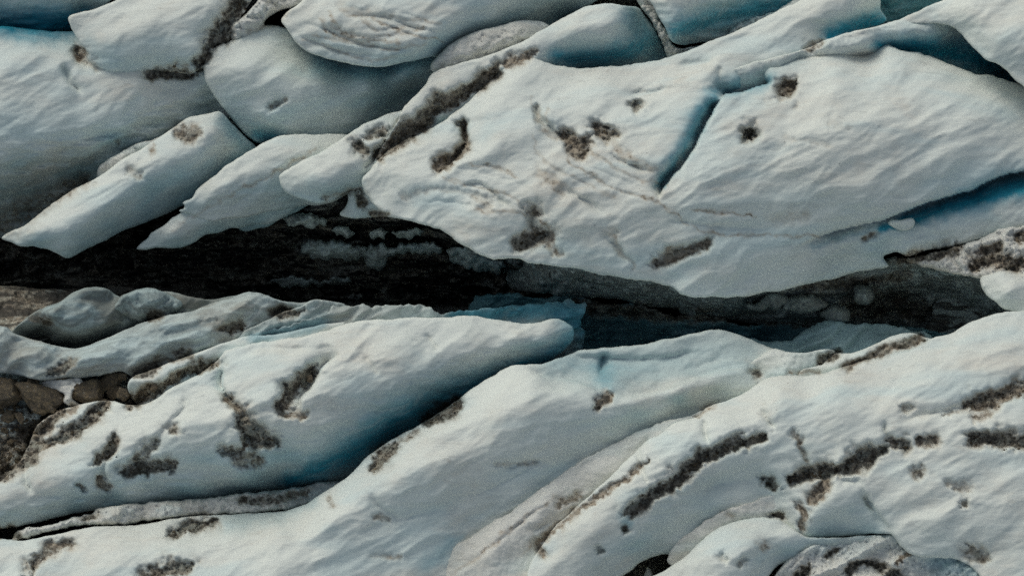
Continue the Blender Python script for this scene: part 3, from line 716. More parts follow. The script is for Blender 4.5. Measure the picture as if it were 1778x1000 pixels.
ice('ice_block', 'long pale ridge block ending in a steep blue end face', IB,
    '640,300,7 652,276,9.4 664,252,9.8 690,212,10.2 700,188,10.4 722,165,10.5 738,148,10.5 750,128,10.6 800,110,10.8 860,92,11 900,76,11.2 950,48,11.6 985,28,11.8 1020,12,12 1060,6,12 1090,12,11 1108,14,9.4 1122,30,8.4 1142,60,7.2 1160,100,5.8 1170,130,5 1060,150,5 940,150,8 860,180,8 760,240,7.5 680,300,7',
    '780,150,10.9 860,112,11.3 920,85,11.6 1000,50,12.4 1050,30,12.6 1085,30,11.8 1095,60,10.0 1060,75,11.2 1000,85,10.9 960,92,10.8 1000,108,8.6 1060,100,8.4 1110,80,8.4 1130,60,8.3 1140,90,6.4 720,200,10.4',
    r=7, drop=0.6, tag='C2')
ice('ice_block', 'pale block under the top edge with a deep blue lower face', IB,
    '1122,-120,12 1124,-10,12 1132,8,11.9 1144,30,11.6 1156,52,11 1166,72,9.6 1180,78,8.0 1210,76,7.0 1240,70,6.4 1264,64,6.0 1300,40,6 1380,10,5 1420,-10,4 1460,-120,5',
    '1160,10,12.6 1190,0,12.6 1180,40,11.6 1220,20,10.6 1210,50,8.8 1260,25,7.8 1240,-40,12 1320,0,6.8 1330,-60,10', r=6, drop=0.5, flank=0.5, tag='T4')
ice('snow_bank', 'crumbly line of snow fallen between the blue end face and the block above', 'snow bank',
    '1103,-8,9.2 1130,-8,9.2 1138,14,9.0 1150,42,8.6 1162,66,8.2 1178,84,7.8 1200,82,7.4 1240,76,7.0 1262,68,6.6 1275,95,5.6 1200,112,6 1168,114,6.6 1158,96,7.2 1148,72,7.8 1135,44,8.4 1118,20,8.9', '', mat=M_SNOW, lump=0.5, lsize=11, r=4, drop=0.5, crum=2, tag='T5')
ice('snow_bank', 'grey rubble of snow filling the gap beneath the blue faced block', 'snow bank',
    '1258,70,6.4 1272,48,6.8 1300,34,6.8 1340,22,6.9 1400,-4,7 1420,20,7 1340,60,6.5 1280,85,6', '', mat=M_SNOW, lump=0.45, lsize=13, r=4, drop=0.5, crum=2, tag='T6')
ice('ice_wall', 'dark blue rear wall of the cleft behind the right hand ridge', 'ice wall',
    '1490,-120,0 1520,-20,0 1515,40,-3 1530,60,-4 1640,40,-5 1720,-60,-4 1720,-120,0', '1580,10,-3', mat=M_BLUE, r=6, drop=0.4, bluek=0.8, flank=1, tag='T7')
# ------------------------------------------------------------------ the great body in the upper middle and right
ice('ice_block', 'largest smooth ice mass with dirt filled melt holes and a blue crack, right of centre', IB,
    '627,314,8.8 638,300,9.2 652,284,9.6 672,262,9.8 710,240,10 760,216,10.2 800,188,10.4 826,166,10.5 850,140,10.6 868,120,10.8 892,104,10.9 920,97,10.9 945,108,10.9 975,115,10.8 1010,118,10.8 1060,115,10.9 1110,111,11 1150,103,11.2 1185,91,11.5 1230,74,11.8 1290,48,12.2 1345,22,12.5 1390,0,12.7 1440,-60,13 1500,-120,13 1545,-120,12.5 1530,-60,12 1528,0,11.3 1530,20,10.5 1540,34,9.6 1500,60,9 1540,76,12 1560,86,12.4 1600,93,12.2 1640,108,12 1680,122,11.8 1700,131,11.7 1718,130,11.7 1750,141,11.4 1790,152,11.2 1920,170,10.5 1950,300,10.5 1920,440,8 1800,425,8.0 1740,412,8.4 1690,420,8.3 1650,430,8.1 1610,436,7.9 1572,444,7.7 1556,438,7.8 1535,446,7.5 1545,462,6.8 1500,470,6.7 1462,480,6.6 1430,488,6.8 1395,494,7.0 1360,504,7.0 1320,509,7.2 1290,516,7.3 1240,516,7.6 1205,517,7.8 1185,512,7.9 1168,500,8 1152,496,8.1 1130,489,8.2 1090,484,8.3 1050,478,8.4 1010,469,8.5 960,462,8.6 918,456,8.6 900,450,8.7 850,449,8.8 826,438,8.8 798,422,8.8 768,401,8.8 738,392,8.7 702,383,8.6 682,377,8.5 660,366,8.5 646,352,8.5 634,334,8.6',
    '700,300,10.0 760,330,10.0 830,250,11.0 850,190,11.3 900,150,11.4 930,250,11.6 900,340,10.7 850,400,9.7 1000,200,11.8 1050,150,11.8 1100,250,12.1 1000,380,10.7 1050,440,9.5 1150,400,10.3 1100,340,11.4 1180,160,12.4 1220,130,12.5 1180,230,12.4 1190,450,9.4 1260,480,8.6 1330,400,10.2 1400,470,8.0 1460,440,8.3 1520,440,8.0 1260,250,13.2 1350,190,13.6 1450,130,13.4 1540,110,13.0 1450,250,13.7 1600,180,13.5 1700,200,13.0 1650,280,12.6 1500,350,11.9 1350,320,12.4 1220,320,12.4 1750,250,12.2 1700,360,10.1 1640,392,9.4 1600,410,9.0 1750,385,9.6 1850,330,10.6 1500,430,8.6 1340,70,12.5 1430,30,13.0 1490,10,12.9 1480,40,11.7 1440,50,11.8 1300,100,12.2 1400,110,12.4 1460,88,12.1 1640,130,12.8 1290,445,9.4 1750,170,12.0',
    r=8, drop=0.8, rough=1.8, tag='M', amp=1.15, crum=0.9)
ice('ice_block', 'narrow shelf of bumpy ice running under the upper right ridge into a dark blue hollow', IB,
    '1250,150,10.5 1262,124,12.2 1300,112,12.4 1345,98,12.6 1400,86,12.9 1432,70,13.1 1470,58,13.2 1530,44,13.3 1562,34,13.3 1600,18,13 1700,0,12 1860,0,12 1860,200,3 1790,190,4 1740,160,6 1690,140,8 1640,120,9.2 1590,105,9.8 1545,98,9.8 1490,105,10.5 1440,110,10.8 1380,118,11.0 1340,150,10.6 1300,165,10.4',
    '1300,128,12.4 1360,112,12.7 1440,86,13.3 1500,70,13.6 1560,56,13.7 1620,60,13.2 1560,76,11.8 1540,80,11.4 1520,84,12.2 1600,80,11.4 1650,85,10.2 1700,105,8.6 1600,92,10.4 1750,130,6.6 1650,105,9.4 1480,88,12.8',
    mat=M_ICE, lump=0.12, lsize=30, r=6, drop=0.7, tag='P', bluek=0.0)
ice('ice_block', 'clean pale spur in the upper right corner overhanging the dark blue hollow', IB,
    '1560,38,13.2 1590,22,13.9 1620,8,14.2 1648,-6,14.4 1700,-120,14.5 1930,-120,14.5 1930,170,13.8 1800,168,13.9 1778,151,14.0 1762,140,14.1 1748,124,14.1 1728,110,14.2 1712,104,14.2 1696,90,14.3 1680,74,14.3 1668,58,14.2 1655,48,14.1 1630,42,13.8 1600,42,13.5',
    '1680,20,15.4 1750,60,15.7 1780,100,15.2 1640,24,14.5 1720,70,15.2 1850,50,16', r=6, drop=0.5, tag='Q')
# ------------------------------------------------------------------ left middle slabs
ice('snow_bank', 'rounded snow lumps wedged behind the long slab near its middle', 'snow bank',
    '168,300,3.6 172,288,4.2 190,276,4.6 215,262,5.0 235,250,5.2 262,244,5.4 290,234,5.4 330,240,4.6 300,280,3.8 240,310,3 180,330,2.5', '210,278,5.2', mat=M_SNOW, lump=0.4, lsize=20, r=5, drop=0.6, tag='D0')
ice('ice_block', 'long pale slab pointing down left with a teal end face and a dirt patch', IB,
    '3,414,4.6 12,405,5.0 36,395,5.5 58,380,5.8 82,361,6.1 120,334,6.4 168,309,6.6 210,278,6.8 244,260,7.0 292,228,7.2 330,204,7.2 362,197,7.2 384,194,6.9 398,210,5.8 414,226,4.9 432,244,4.2 446,258,3.4 440,300,2.4 380,340,2.0 330,360,2.0 318,357,2.2 290,371,2.4 252,386,2.6 215,400,2.8 180,419,3.2 148,433,3.5 118,448,3.8 98,440,4.2 80,432,4.5 58,427,4.6 36,428,4.6 22,422,4.6',
    '60,405,6.2 120,380,6.6 180,350,7.0 250,300,7.4 300,260,7.7 350,225,7.8 385,225,7.2 398,240,5.9 370,270,6.2 340,295,6.0 300,325,5.4 340,325,4.2 400,275,4.6 240,360,4.8 270,368,3.2 150,400,5.6 200,385,4.9 120,425,5.2',
    r=7, drop=0.7, tag='D', rough=1.4)
ice('ice_block', 'small blue block tip below the layered slab hanging over the black crevasse', IB,
    '410,390,1.4 416,400,1.2 428,403,1.2 444,397,1.4 462,395,1.5 490,380,1.8 530,360,2 560,330,2.5 480,340,2.5 420,370,2', '450,385,2.0', mat=M_BLUE, r=5, drop=0.6, bluek=0.25, tag='H3')
ice('ice_block', 'lower prong of the layered slab, a thin sharp point over the crevasse', IB,
    '237,432,3.4 244,422,3.7 256,413,4.0 262,404,4.2 280,395,4.4 300,378,4.7 318,367,4.9 360,350,5 460,340,4.5 530,345,3.2 500,372,2.2 470,388,2.0 442,390,2.2 416,397,2.5 398,397,2.6 380,403,2.6 352,411,2.8 342,418,2.8 322,427,2.9 302,432,3.0 272,430,3.2 250,434,3.3',
    '300,405,4.6 360,385,4.6 420,375,4.0', r=6, drop=0.6, tag='H2', rough=1.6)
ice('ice_block', 'layered grey slab with fine diagonal streaks beside the teal end face', IB,
    '311,366,5.4 323,360,5.7 316,352,5.8 322,348,5.9 333,344,6.0 340,332,6.1 356,318,6.3 372,306,6.5 388,291,6.7 410,278,6.8 432,263,7.0 460,247,7.1 484,237,7.1 540,234,6.8 620,240,6.2 640,300,5.6 590,345,3.2 560,356,2.8 530,356,3.0 505,362,3.4 480,366,3.8 450,372,4.2 420,378,4.4 395,380,4.5 365,384,4.6 345,380,4.8 330,372,5.0',
    '380,340,6.2 440,300,6.9 480,262,7.4 540,260,7.2 520,310,5.8 460,345,5.2 500,345,4.6', r=6, drop=0.6, tag='H1', rough=1.5)
fold('330,365,0 345,376,0 360,381,0 410,378,0', 0.4, 5, 2, 'H1', 0.3)
ice('ice_block', 'little flared foot of ice with a dark stain, between the tongue and the great mass', IB,
    '590,372,5.6 600,360,6.0 605,345,6.2 603,332,6.4 615,320,6.6 650,310,6.6 680,350,6.2 690,378,5.6 670,377,5.6 650,377,5.6 628,380,5.6 606,378,5.6', '630,350,6.8 620,368,6.2', r=5, drop=0.6, tag='C3')
# ------------------------------------------------------------------ inside the crevasse
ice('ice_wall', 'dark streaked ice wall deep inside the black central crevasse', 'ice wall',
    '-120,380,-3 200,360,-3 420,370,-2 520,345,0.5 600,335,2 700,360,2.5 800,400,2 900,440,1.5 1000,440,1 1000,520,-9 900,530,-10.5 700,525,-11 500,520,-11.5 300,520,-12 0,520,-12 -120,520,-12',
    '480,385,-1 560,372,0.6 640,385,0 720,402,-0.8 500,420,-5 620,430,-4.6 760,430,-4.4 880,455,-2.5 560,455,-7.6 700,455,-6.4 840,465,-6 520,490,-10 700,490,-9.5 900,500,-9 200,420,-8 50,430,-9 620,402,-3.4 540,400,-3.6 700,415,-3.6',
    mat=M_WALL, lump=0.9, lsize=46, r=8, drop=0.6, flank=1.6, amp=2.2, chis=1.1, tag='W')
for st_, pk, lab in [
    ('492,378,0.8 505,370,1.0 530,372,1.0 560,376,1.0 568,388,0.6 545,396,0.2 515,394,0.2 498,388,0.4', '525,382,1.4', 'dim bluish scrap of ice just under the blunt nosed tongue'),
    ('575,400,0.2 600,392,0.6 616,404,0.4 606,412,0 585,408,0', '598,401,0.8', 'small dull ledge left of two others high on the dark wall'),
    ('640,402,0.6 655,396,0.9 672,402,0.8 665,412,0.4 646,410,0.3', '656,403,1.2', 'smallest pale scrap of ice high on the dark crevasse wall'),
    ('680,404,1.0 705,397,1.4 738,402,1.3 722,408,0.9 700,413,0.6 684,410,0.6', '708,403,1.7', 'thin pale ledge high on the dark wall right of the smallest scrap'),
    ('522,432,-3 535,418,-2.4 570,416,-2.2 610,424,-2.2 640,430,-2.4 632,446,-3.4 600,452,-4 580,446,-3.8 560,452,-4.2 534,444,-3.8', '575,432,-2.0', 'rough lit shelf in the middle of the dark crevasse wall, its left end'),
    ('628,440,-3 650,424,-2.2 690,426,-2 740,420,-1.6 770,432,-2 742,444,-3.2 700,440,-3 672,452,-4.0 655,470,-5.4 636,462,-5.2', '690,434,-1.9', 'largest rough lit shelf at the centre of the dark crevasse wall'),
    ('775,440,-1.8 800,428,-1 840,440,-1 880,462,-1.8 862,474,-3.2 820,466,-3.2 790,458,-3.2', '825,450,-1.2', 'dull brown shelf at the right end of the dark crevasse wall'),
    ('470,488,-7.6 500,480,-7 560,486,-7 606,480,-6.8 612,490,-7.6 560,496,-8.4 500,498,-8.4', '540,488,-6.6', 'lowest thin ledge of ice deep in the black crevasse')]:
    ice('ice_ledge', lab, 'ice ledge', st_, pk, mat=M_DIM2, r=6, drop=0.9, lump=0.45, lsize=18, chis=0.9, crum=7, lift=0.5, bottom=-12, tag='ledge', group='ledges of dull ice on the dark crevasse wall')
ice('ice_wall', 'grey green shaded wall of crumbly ice under the overhang at the centre', 'ice wall',
    '870,430,-2 930,430,2.5 1000,445,5 1080,460,5.2 1180,480,5.2 1260,490,4.6 1260,530,1.0 1210,545,-0.8 1190,542,-1.2 1160,534,-1.4 1120,532,-1.4 1070,520,-1.2 1010,516,-1.4 970,512,-1.2 930,508,-3.4 880,500,-9 850,470,-8',
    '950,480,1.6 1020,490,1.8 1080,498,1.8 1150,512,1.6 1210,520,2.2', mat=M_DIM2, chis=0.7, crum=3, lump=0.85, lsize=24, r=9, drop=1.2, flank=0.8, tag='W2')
for i_, (u, v, a, b, h_, lab) in enumerate([
    (1318, 530, 22, 11, 3.0, 'brightest small ice boulder in the crevasse shade'),
    (1345, 522, 26, 15, 3.2, 'ice boulder leaning on the shaded rubble left of the long recess'),
    (1395, 528, 34, 18, 3.0, 'widest ice boulder in the shaded rubble pile'),
    (1450, 545, 30, 18, 2.2, 'ice boulder at the foot of the shaded rubble pile'),
    (1500, 512, 17, 20, 2.6, 'upright ice boulder set in the dark recess')]):
    rs = random.Random(900 + i_); pts_ = []
    for k in range(9):
        t_ = 2 * math.pi * k / 9; q_ = 1 + rs.uniform(-.2, .2)
        pts_.append('%.1f,%.1f,%.2f' % (u + a * q_ * math.cos(t_), v + b * q_ * math.sin(t_), h_))
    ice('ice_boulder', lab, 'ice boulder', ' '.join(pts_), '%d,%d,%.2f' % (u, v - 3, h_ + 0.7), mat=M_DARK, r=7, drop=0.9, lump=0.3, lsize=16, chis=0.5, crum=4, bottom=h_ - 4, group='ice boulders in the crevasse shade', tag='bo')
ice('ice_wall', 'dim wall of lumpy ice below the right half of the overhang', 'ice wall',
    '1190,500,4.0 1260,500,4.4 1340,490,4.6 1420,478,4.6 1500,460,4.6 1560,445,5 1620,450,5.4 1700,478,5 1760,500,4.8 1760,600,-5 1640,595,-6 1560,570,-4.5 1480,570,-4 1400,585,-4 1300,560,-3 1230,552,-2.5 1180,545,-2',
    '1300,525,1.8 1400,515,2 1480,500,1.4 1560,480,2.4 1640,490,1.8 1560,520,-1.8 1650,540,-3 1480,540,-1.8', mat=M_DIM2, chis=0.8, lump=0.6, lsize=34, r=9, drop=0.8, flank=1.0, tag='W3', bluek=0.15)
ice('ice_wall', 'smooth black blue ice fin at the right end of the crevasse', 'ice wall',
    '1608,570,-2.4 1618,552,-2.0 1620,530,-1.6 1632,515,-1.2 1660,500,-0.6 1700,480,0.5 1760,500,0.5 1760,590,-2.5 1700,590,-2.8 1650,590,-2.8 1625,584,-2.6', '1680,540,-1.4', mat=M_DIM, r=4, drop=0.5, amp=0.4, tag='U', bluek=0.2)
ice('ice_ledge', 'deep blue ledge at the bottom of the crevasse under the jutting corner', 'ice ledge',
    '820,520,-3.5 880,508,-3 930,518,-2.6 990,508,-2 1060,530,-1.9 1110,526,-1.8 1165,548,-1.6 1230,546,-1.5 1290,566,-1.4 1360,556,-1.2 1420,572,-1 1470,562,-1 1520,578,-1.2 1570,566,-1.5 1640,580,-1 1700,600,-1 1600,660,-4 1400,660,-5 1200,650,-6 1000,650,-7 900,620,-7 820,560,-5',
    '1100,560,-3.4 1000,570,-4.4 1300,590,-2.8 1200,575,-3 1450,600,-1.8 1550,595,-2', mat=M_BLUE, r=7, drop=0.6, flank=0.8, bluek=0.7, crum=4, chis=0.8, amp=1.8, tag='W4')
ice('ice_ledge', 'sloping teal grey ledge behind the dirty cap on the crevasse rim', 'ice ledge',
    '1225,620,3.0 1248,596,3.4 1290,588,3.6 1335,592,3.4 1372,590,3.2 1402,570,3.2 1440,556,3.2 1475,562,3.0 1530,560,2.8 1580,572,2.6 1620,584,2.6 1620,640,2 1500,660,2 1300,670,2', '1350,605,3.6 1440,585,3.6 1520,590,3.0',
    mat=M_BLUE, r=6, drop=0.6, flank=0.8, bluek=0.3, crum=3, chis=0.8, tag='W5')
# ------------------------------------------------------------------ lower left: shaded clumps and ridges
ice('ice_wall', 'brown black slope of gritty ice at the left end of the crevasse', 'ice wall',
    '-120,500,0.5 0,497,0.2 60,500,0 120,505,0.5 180,510,1 170,560,2.2 80,590,2.6 0,620,2.6 -120,640,2.6', '0,540,0.6 60,530,0.4 90,545,1.2', mat=M_DIM, r=7, drop=0.6, flank=1.2, tag='L')
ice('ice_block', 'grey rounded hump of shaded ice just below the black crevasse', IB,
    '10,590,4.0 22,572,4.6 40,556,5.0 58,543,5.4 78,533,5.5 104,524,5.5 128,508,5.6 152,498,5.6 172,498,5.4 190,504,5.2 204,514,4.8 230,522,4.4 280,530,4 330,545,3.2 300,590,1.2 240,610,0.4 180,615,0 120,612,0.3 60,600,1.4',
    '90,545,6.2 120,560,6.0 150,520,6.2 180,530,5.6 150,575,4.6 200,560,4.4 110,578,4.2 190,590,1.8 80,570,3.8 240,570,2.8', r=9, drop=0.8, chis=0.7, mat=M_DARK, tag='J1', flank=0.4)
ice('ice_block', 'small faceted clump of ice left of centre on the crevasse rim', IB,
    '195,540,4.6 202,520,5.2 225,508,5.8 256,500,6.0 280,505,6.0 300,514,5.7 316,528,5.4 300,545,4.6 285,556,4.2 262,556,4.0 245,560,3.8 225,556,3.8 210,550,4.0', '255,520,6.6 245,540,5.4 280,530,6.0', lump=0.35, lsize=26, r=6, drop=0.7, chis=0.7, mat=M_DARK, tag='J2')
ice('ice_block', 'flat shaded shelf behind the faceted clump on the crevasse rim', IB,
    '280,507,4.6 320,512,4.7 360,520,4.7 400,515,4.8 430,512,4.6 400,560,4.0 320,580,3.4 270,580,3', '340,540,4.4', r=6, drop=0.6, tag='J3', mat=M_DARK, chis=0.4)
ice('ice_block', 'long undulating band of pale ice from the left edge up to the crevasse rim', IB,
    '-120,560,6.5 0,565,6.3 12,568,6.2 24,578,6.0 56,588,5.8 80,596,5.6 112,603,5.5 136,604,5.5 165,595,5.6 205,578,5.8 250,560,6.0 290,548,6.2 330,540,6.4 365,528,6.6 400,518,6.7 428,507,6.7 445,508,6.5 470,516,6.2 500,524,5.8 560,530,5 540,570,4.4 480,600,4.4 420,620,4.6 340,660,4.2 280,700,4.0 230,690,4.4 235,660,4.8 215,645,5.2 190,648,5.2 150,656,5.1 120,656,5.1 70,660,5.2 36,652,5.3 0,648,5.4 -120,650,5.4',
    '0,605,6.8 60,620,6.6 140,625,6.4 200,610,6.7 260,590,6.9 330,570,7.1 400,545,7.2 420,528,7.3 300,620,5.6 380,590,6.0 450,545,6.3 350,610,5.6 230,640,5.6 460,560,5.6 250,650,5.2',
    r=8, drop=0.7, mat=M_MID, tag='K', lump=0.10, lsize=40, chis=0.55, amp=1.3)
fold('10,572,0 60,592,0 120,606,0', 0.3, 8, 2, 'K', 0.3)
fold('345,555,0 370,575,0 400,583,0 425,560,0', 0.9, 6, 8, 'K', 0.3)
fold('205,645,0 240,620,0 300,605,0 370,590,0', 0.4, 10, 6, 'K', 0.3)
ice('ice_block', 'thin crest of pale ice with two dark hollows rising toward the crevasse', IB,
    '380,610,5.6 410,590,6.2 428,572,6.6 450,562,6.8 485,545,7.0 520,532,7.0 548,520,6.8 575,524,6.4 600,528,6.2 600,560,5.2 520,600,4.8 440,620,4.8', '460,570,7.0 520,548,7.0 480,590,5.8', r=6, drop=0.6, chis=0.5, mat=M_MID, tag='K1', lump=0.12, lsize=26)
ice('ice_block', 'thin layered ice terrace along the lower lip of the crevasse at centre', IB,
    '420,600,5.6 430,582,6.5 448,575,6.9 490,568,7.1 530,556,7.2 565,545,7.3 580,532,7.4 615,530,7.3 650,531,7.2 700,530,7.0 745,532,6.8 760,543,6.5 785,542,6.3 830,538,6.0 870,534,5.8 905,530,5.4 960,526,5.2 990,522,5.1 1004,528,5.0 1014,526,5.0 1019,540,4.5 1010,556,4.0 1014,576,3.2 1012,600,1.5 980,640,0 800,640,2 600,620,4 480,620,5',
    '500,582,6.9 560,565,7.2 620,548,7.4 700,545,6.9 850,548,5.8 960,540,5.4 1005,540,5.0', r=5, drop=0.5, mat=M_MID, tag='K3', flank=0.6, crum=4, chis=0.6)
fold('500,580,0 560,565,0 640,552,0 740,545,0', 0.6, 5, 2, 'K3', 0.2)
ice('ice_block', 'narrow snowy rib bordered below by a black dirt band at the left', IB,
    '221,668,6.0 230,655,6.3 255,645,6.5 290,632,6.7 330,617,7.0 365,604,7.2 400,592,7.5 430,584,7.7 480,580,7.8 540,568,7.9 600,560,7.6 560,600,7 460,620,6.6 400,635,5.8 350,660,5.0 290,690,4.8 245,705,4.6 228,690,5.2',
    '300,645,7.0 360,620,7.4 420,597,7.9 480,590,8.0 260,662,6.6', r=5, drop=0.6, tag='K2')
ice('snow_patch', 'white snow patch lying between the brown rocks', 'snow patch',
    '72,664,3.6 88,658,3.9 110,658,4.0 140,655,4.1 145,668,4.0 128,680,4.0 126,692,4.0 140,703,3.8 124,706,3.8 110,698,3.8 112,686,3.8 98,678,3.8 78,676,3.7', '110,670,4.4', mat=M_SNOW, r=6, drop=0.6, lump=0.2, lsize=15, bottom=2.0, step=2.2, lift=0.5, tag='sp', group=None)
ice('dirt_slope', '', '', '-120,640,2.4 0,640,2.6 100,648,2.7 200,640,2.9 300,620,3 330,650,3.2 280,720,3.2 200,740,3.4 120,800,3.2 60,850,3 0,880,3 -120,900,3', '0,740,2.8 100,700,2.9',
    mat=M_DIM, r=5, drop=0.4, lump=0.2, lsize=14, tag='dsl', kind='structure')
# ------------------------------------------------------------------ lower bodies
ice('ice_block', 'broad pale whaleback with dark scooped hollows and a deep blue underside, lower left of centre', IB,
    '-120,850,4.8 0,836,5.0 22,815,5.2 38,795,5.2 52,768,5.2 60,744,5.3 84,722,5.6 118,707,5.9 158,699,6.2 190,694,6.6 215,702,7.0 245,702,7.3 272,692,7.6 300,672,7.9 335,655,8.1 360,640,8.3 380,622,8.5 392,608,8.7 420,600,8.9 470,592,9.2 520,585,9.4 570,572,9.5 600,562,9.5 640,556,9.4 690,553,9.3 730,550,9.2 770,552,9.1 800,547,9.0 830,550,8.8 870,556,8.6 905,563,8.3 935,560,8.1 965,553,7.9 985,560,7.7 996,570,7.5 994,588,6.4 984,602,5.6 940,640,3.5 880,680,2.6 800,740,1.8 700,800,0.8 620,840,-0.6 560,845,0.4 500,850,0.8 440,856,1.2 400,862,1.5 340,872,1.8 280,880,2.0 235,886,2.2 190,884,2.5 140,890,2.6 90,900,2.8 40,912,3.0 0,918,3.2 -120,935,3.4',
    '100,840,5.8 90,760,5.6 140,725,6.3 110,790,6.0 200,780,7.2 300,740,8.6 400,680,9.4 350,820,5.9 250,840,5.2 160,860,4.6 60,870,4.8 0,870,4.8 450,650,10.0 520,640,10.2 600,620,10.2 700,590,10.0 800,580,9.6 900,585,8.8 950,580,8.2 650,680,9.4 560,740,8.8 480,780,7.6 420,820,6.2 520,820,4.6 600,790,5.0 650,750,6.2 700,710,7.3 760,670,7.8 830,630,8.2 900,605,7.9 950,600,7.0 880,640,5.6 820,680,4.6 750,725,3.6 690,762,2.6 620,800,2.9 560,830,2.6 440,845,3.4 340,856,4.0 230,868,4.0 600,700,9.2',
    r=9, drop=0.8, rough=1.7, tag='V', chis=0.18, amp=1.1, flank=0.3)
ice('snow_bank', 'narrow crumbly ribbon of snow choking the gap at the lower left', 'snow bank',
    '20,940,2.7 28,922,3.0 60,915,3.2 110,905,3.3 125,898,3.4 160,890,3.4 165,884,3.4 220,876,3.4 300,868,3.3 380,862,3.1 430,855,2.8 480,850,2.5 530,842,2.0 570,835,1.6 600,840,1.4 550,870,1.6 500,885,2.2 440,890,2.6 400,892,2.8 330,896,3.0 250,904,3.0 185,912,3.0 165,910,2.9 120,915,2.9 60,930,2.8 38,936,2.7',
    '100,912,3.7 200,895,4.0 300,884,3.9 400,874,3.5 480,866,3.0', mat=M_SNOW, lump=0.42, lsize=30, r=5, drop=0.9, crum=2, lift=0.9, tag='GS')
ice('ice_block', 'wide pale ice slope filling the lower middle, with two black hollows near its crest', IB,
    '-120,945,4.4 0,936,4.5 40,938,4.6 100,926,4.7 165,914,4.8 230,912,4.8 300,900,4.8 360,894,4.6 430,891,4.2 480,888,4.6 530,876,5.8 560,856,6.4 590,836,6.8 620,812,7.1 640,790,7.3 660,776,7.4 695,756,7.6 740,730,7.8 780,704,8.0 800,688,8.2 830,668,8.3 860,650,8.4 890,633,8.5 915,632,8.4 945,630,8.2 980,618,7.4 1010,608,7.0 1050,604,6.9 1100,600,6.8 1150,590,6.8 1190,582,6.8 1225,574,6.8 1250,572,6.7 1280,580,6.4 1330,600,6.2 1370,612,6.2 1420,620,5.8 1400,700,5 1300,760,4.6 1200,800,4.2 1100,860,3.8 1000,920,3.6 900,980,3.4 840,1060,3.4 760,1120,3.6 -120,1120,5',
    '60,960,5.4 200,950,5.8 300,960,6.4 400,920,6.0 330,915,5.0 480,920,7.2 560,890,7.9 640,850,8.3 700,800,8.8 760,760,9.2 860,690,9.6 930,665,9.6 1000,690,9.4 1030,690,9.1 1100,700,8.6 1180,680,8.2 1250,645,7.6 1290,650,7.2 900,780,8.6 1000,740,8.4 1100,725,7.2 1180,705,6.6 1240,690,6.2 1050,758,7.0 960,806,7.0 880,865,6.6 800,908,6.2 755,948,6.0 735,1000,5.6 600,960,7.4 500,1000,7.6 700,930,6.8 650,1000,6.6 800,860,7.6 1100,640,6.8 1000,630,7.2 1200,620,6.8 1300,620,6.4 1150,660,7.4 350,1000,6.8 120,1000,5.6 0,1000,5.2 1050,645,7.0 960,640,8.0 540,940,7.8',
    r=8, drop=0.7, rough=1.6, tag='X', chis=0.16, amp=1.1)
ice('ice_block', 'smooth pale shoulder hiding the foot of the snowy trough, in the lower middle', IB,
    '750,1010,4.6 768,985,5.0 782,955,5.4 790,945,5.6 812,934,5.8 835,918,6.0 852,906,6.2 880,892,6.3 920,862,6.5 955,836,6.6 1000,804,6.7 1050,778,6.8 1100,752,6.8 1150,733,6.8 1200,720,6.9 1240,706,7.0 1270,720,6.4 1200,780,5.6 1120,840,5.2 1040,900,5.0 990,950,5 980,1010,5 960,1120,5 740,1120,4.6',
    '860,930,6.9 950,870,7.0 1050,810,7.1 1150,755,7.1 840,980,6.4 920,960,6.0 1000,880,6.2 900,1000,6', mat=M_SNOW, lump=0.10, lsize=24, r=5, drop=0.5, crum=1.5, tag='Y')
fold('1040,860,0 960,905,0 900,950,0 850,1000,0', 0.5, 12, 8, 'Y', 0.25)
ice('ice_block', 'small dirty cap of ice behind the largest lower right mass at the crevasse rim', IB,
    '1385,650,6.6 1395,640,7.0 1430,632,7.2 1450,615,7.4 1480,612,7.6 1510,602,7.8 1545,585,8.0 1580,578,8.0 1610,586,7.8 1640,600,7 1600,640,6.4 1480,670,6 1400,670,6', '1500,618,8.2 1560,598,8.4 1450,640,7.4', r=6, drop=0.6, tag='Z2')
ice('ice_block', 'low lumpy ice step between two hollows on the crevasse rim, right of centre', IB,
    '1290,640,6.3 1320,618,6.7 1345,605,6.8 1370,612,6.8 1400,612,6.8 1425,606,6.9 1450,608,6.9 1450,620,6.6 1425,632,6.2 1395,648,6.2 1370,670,6 1310,670,5.8', '1370,635,7.0', lump=0.15, lsize=22, r=5, drop=0.5, tag='Z3')
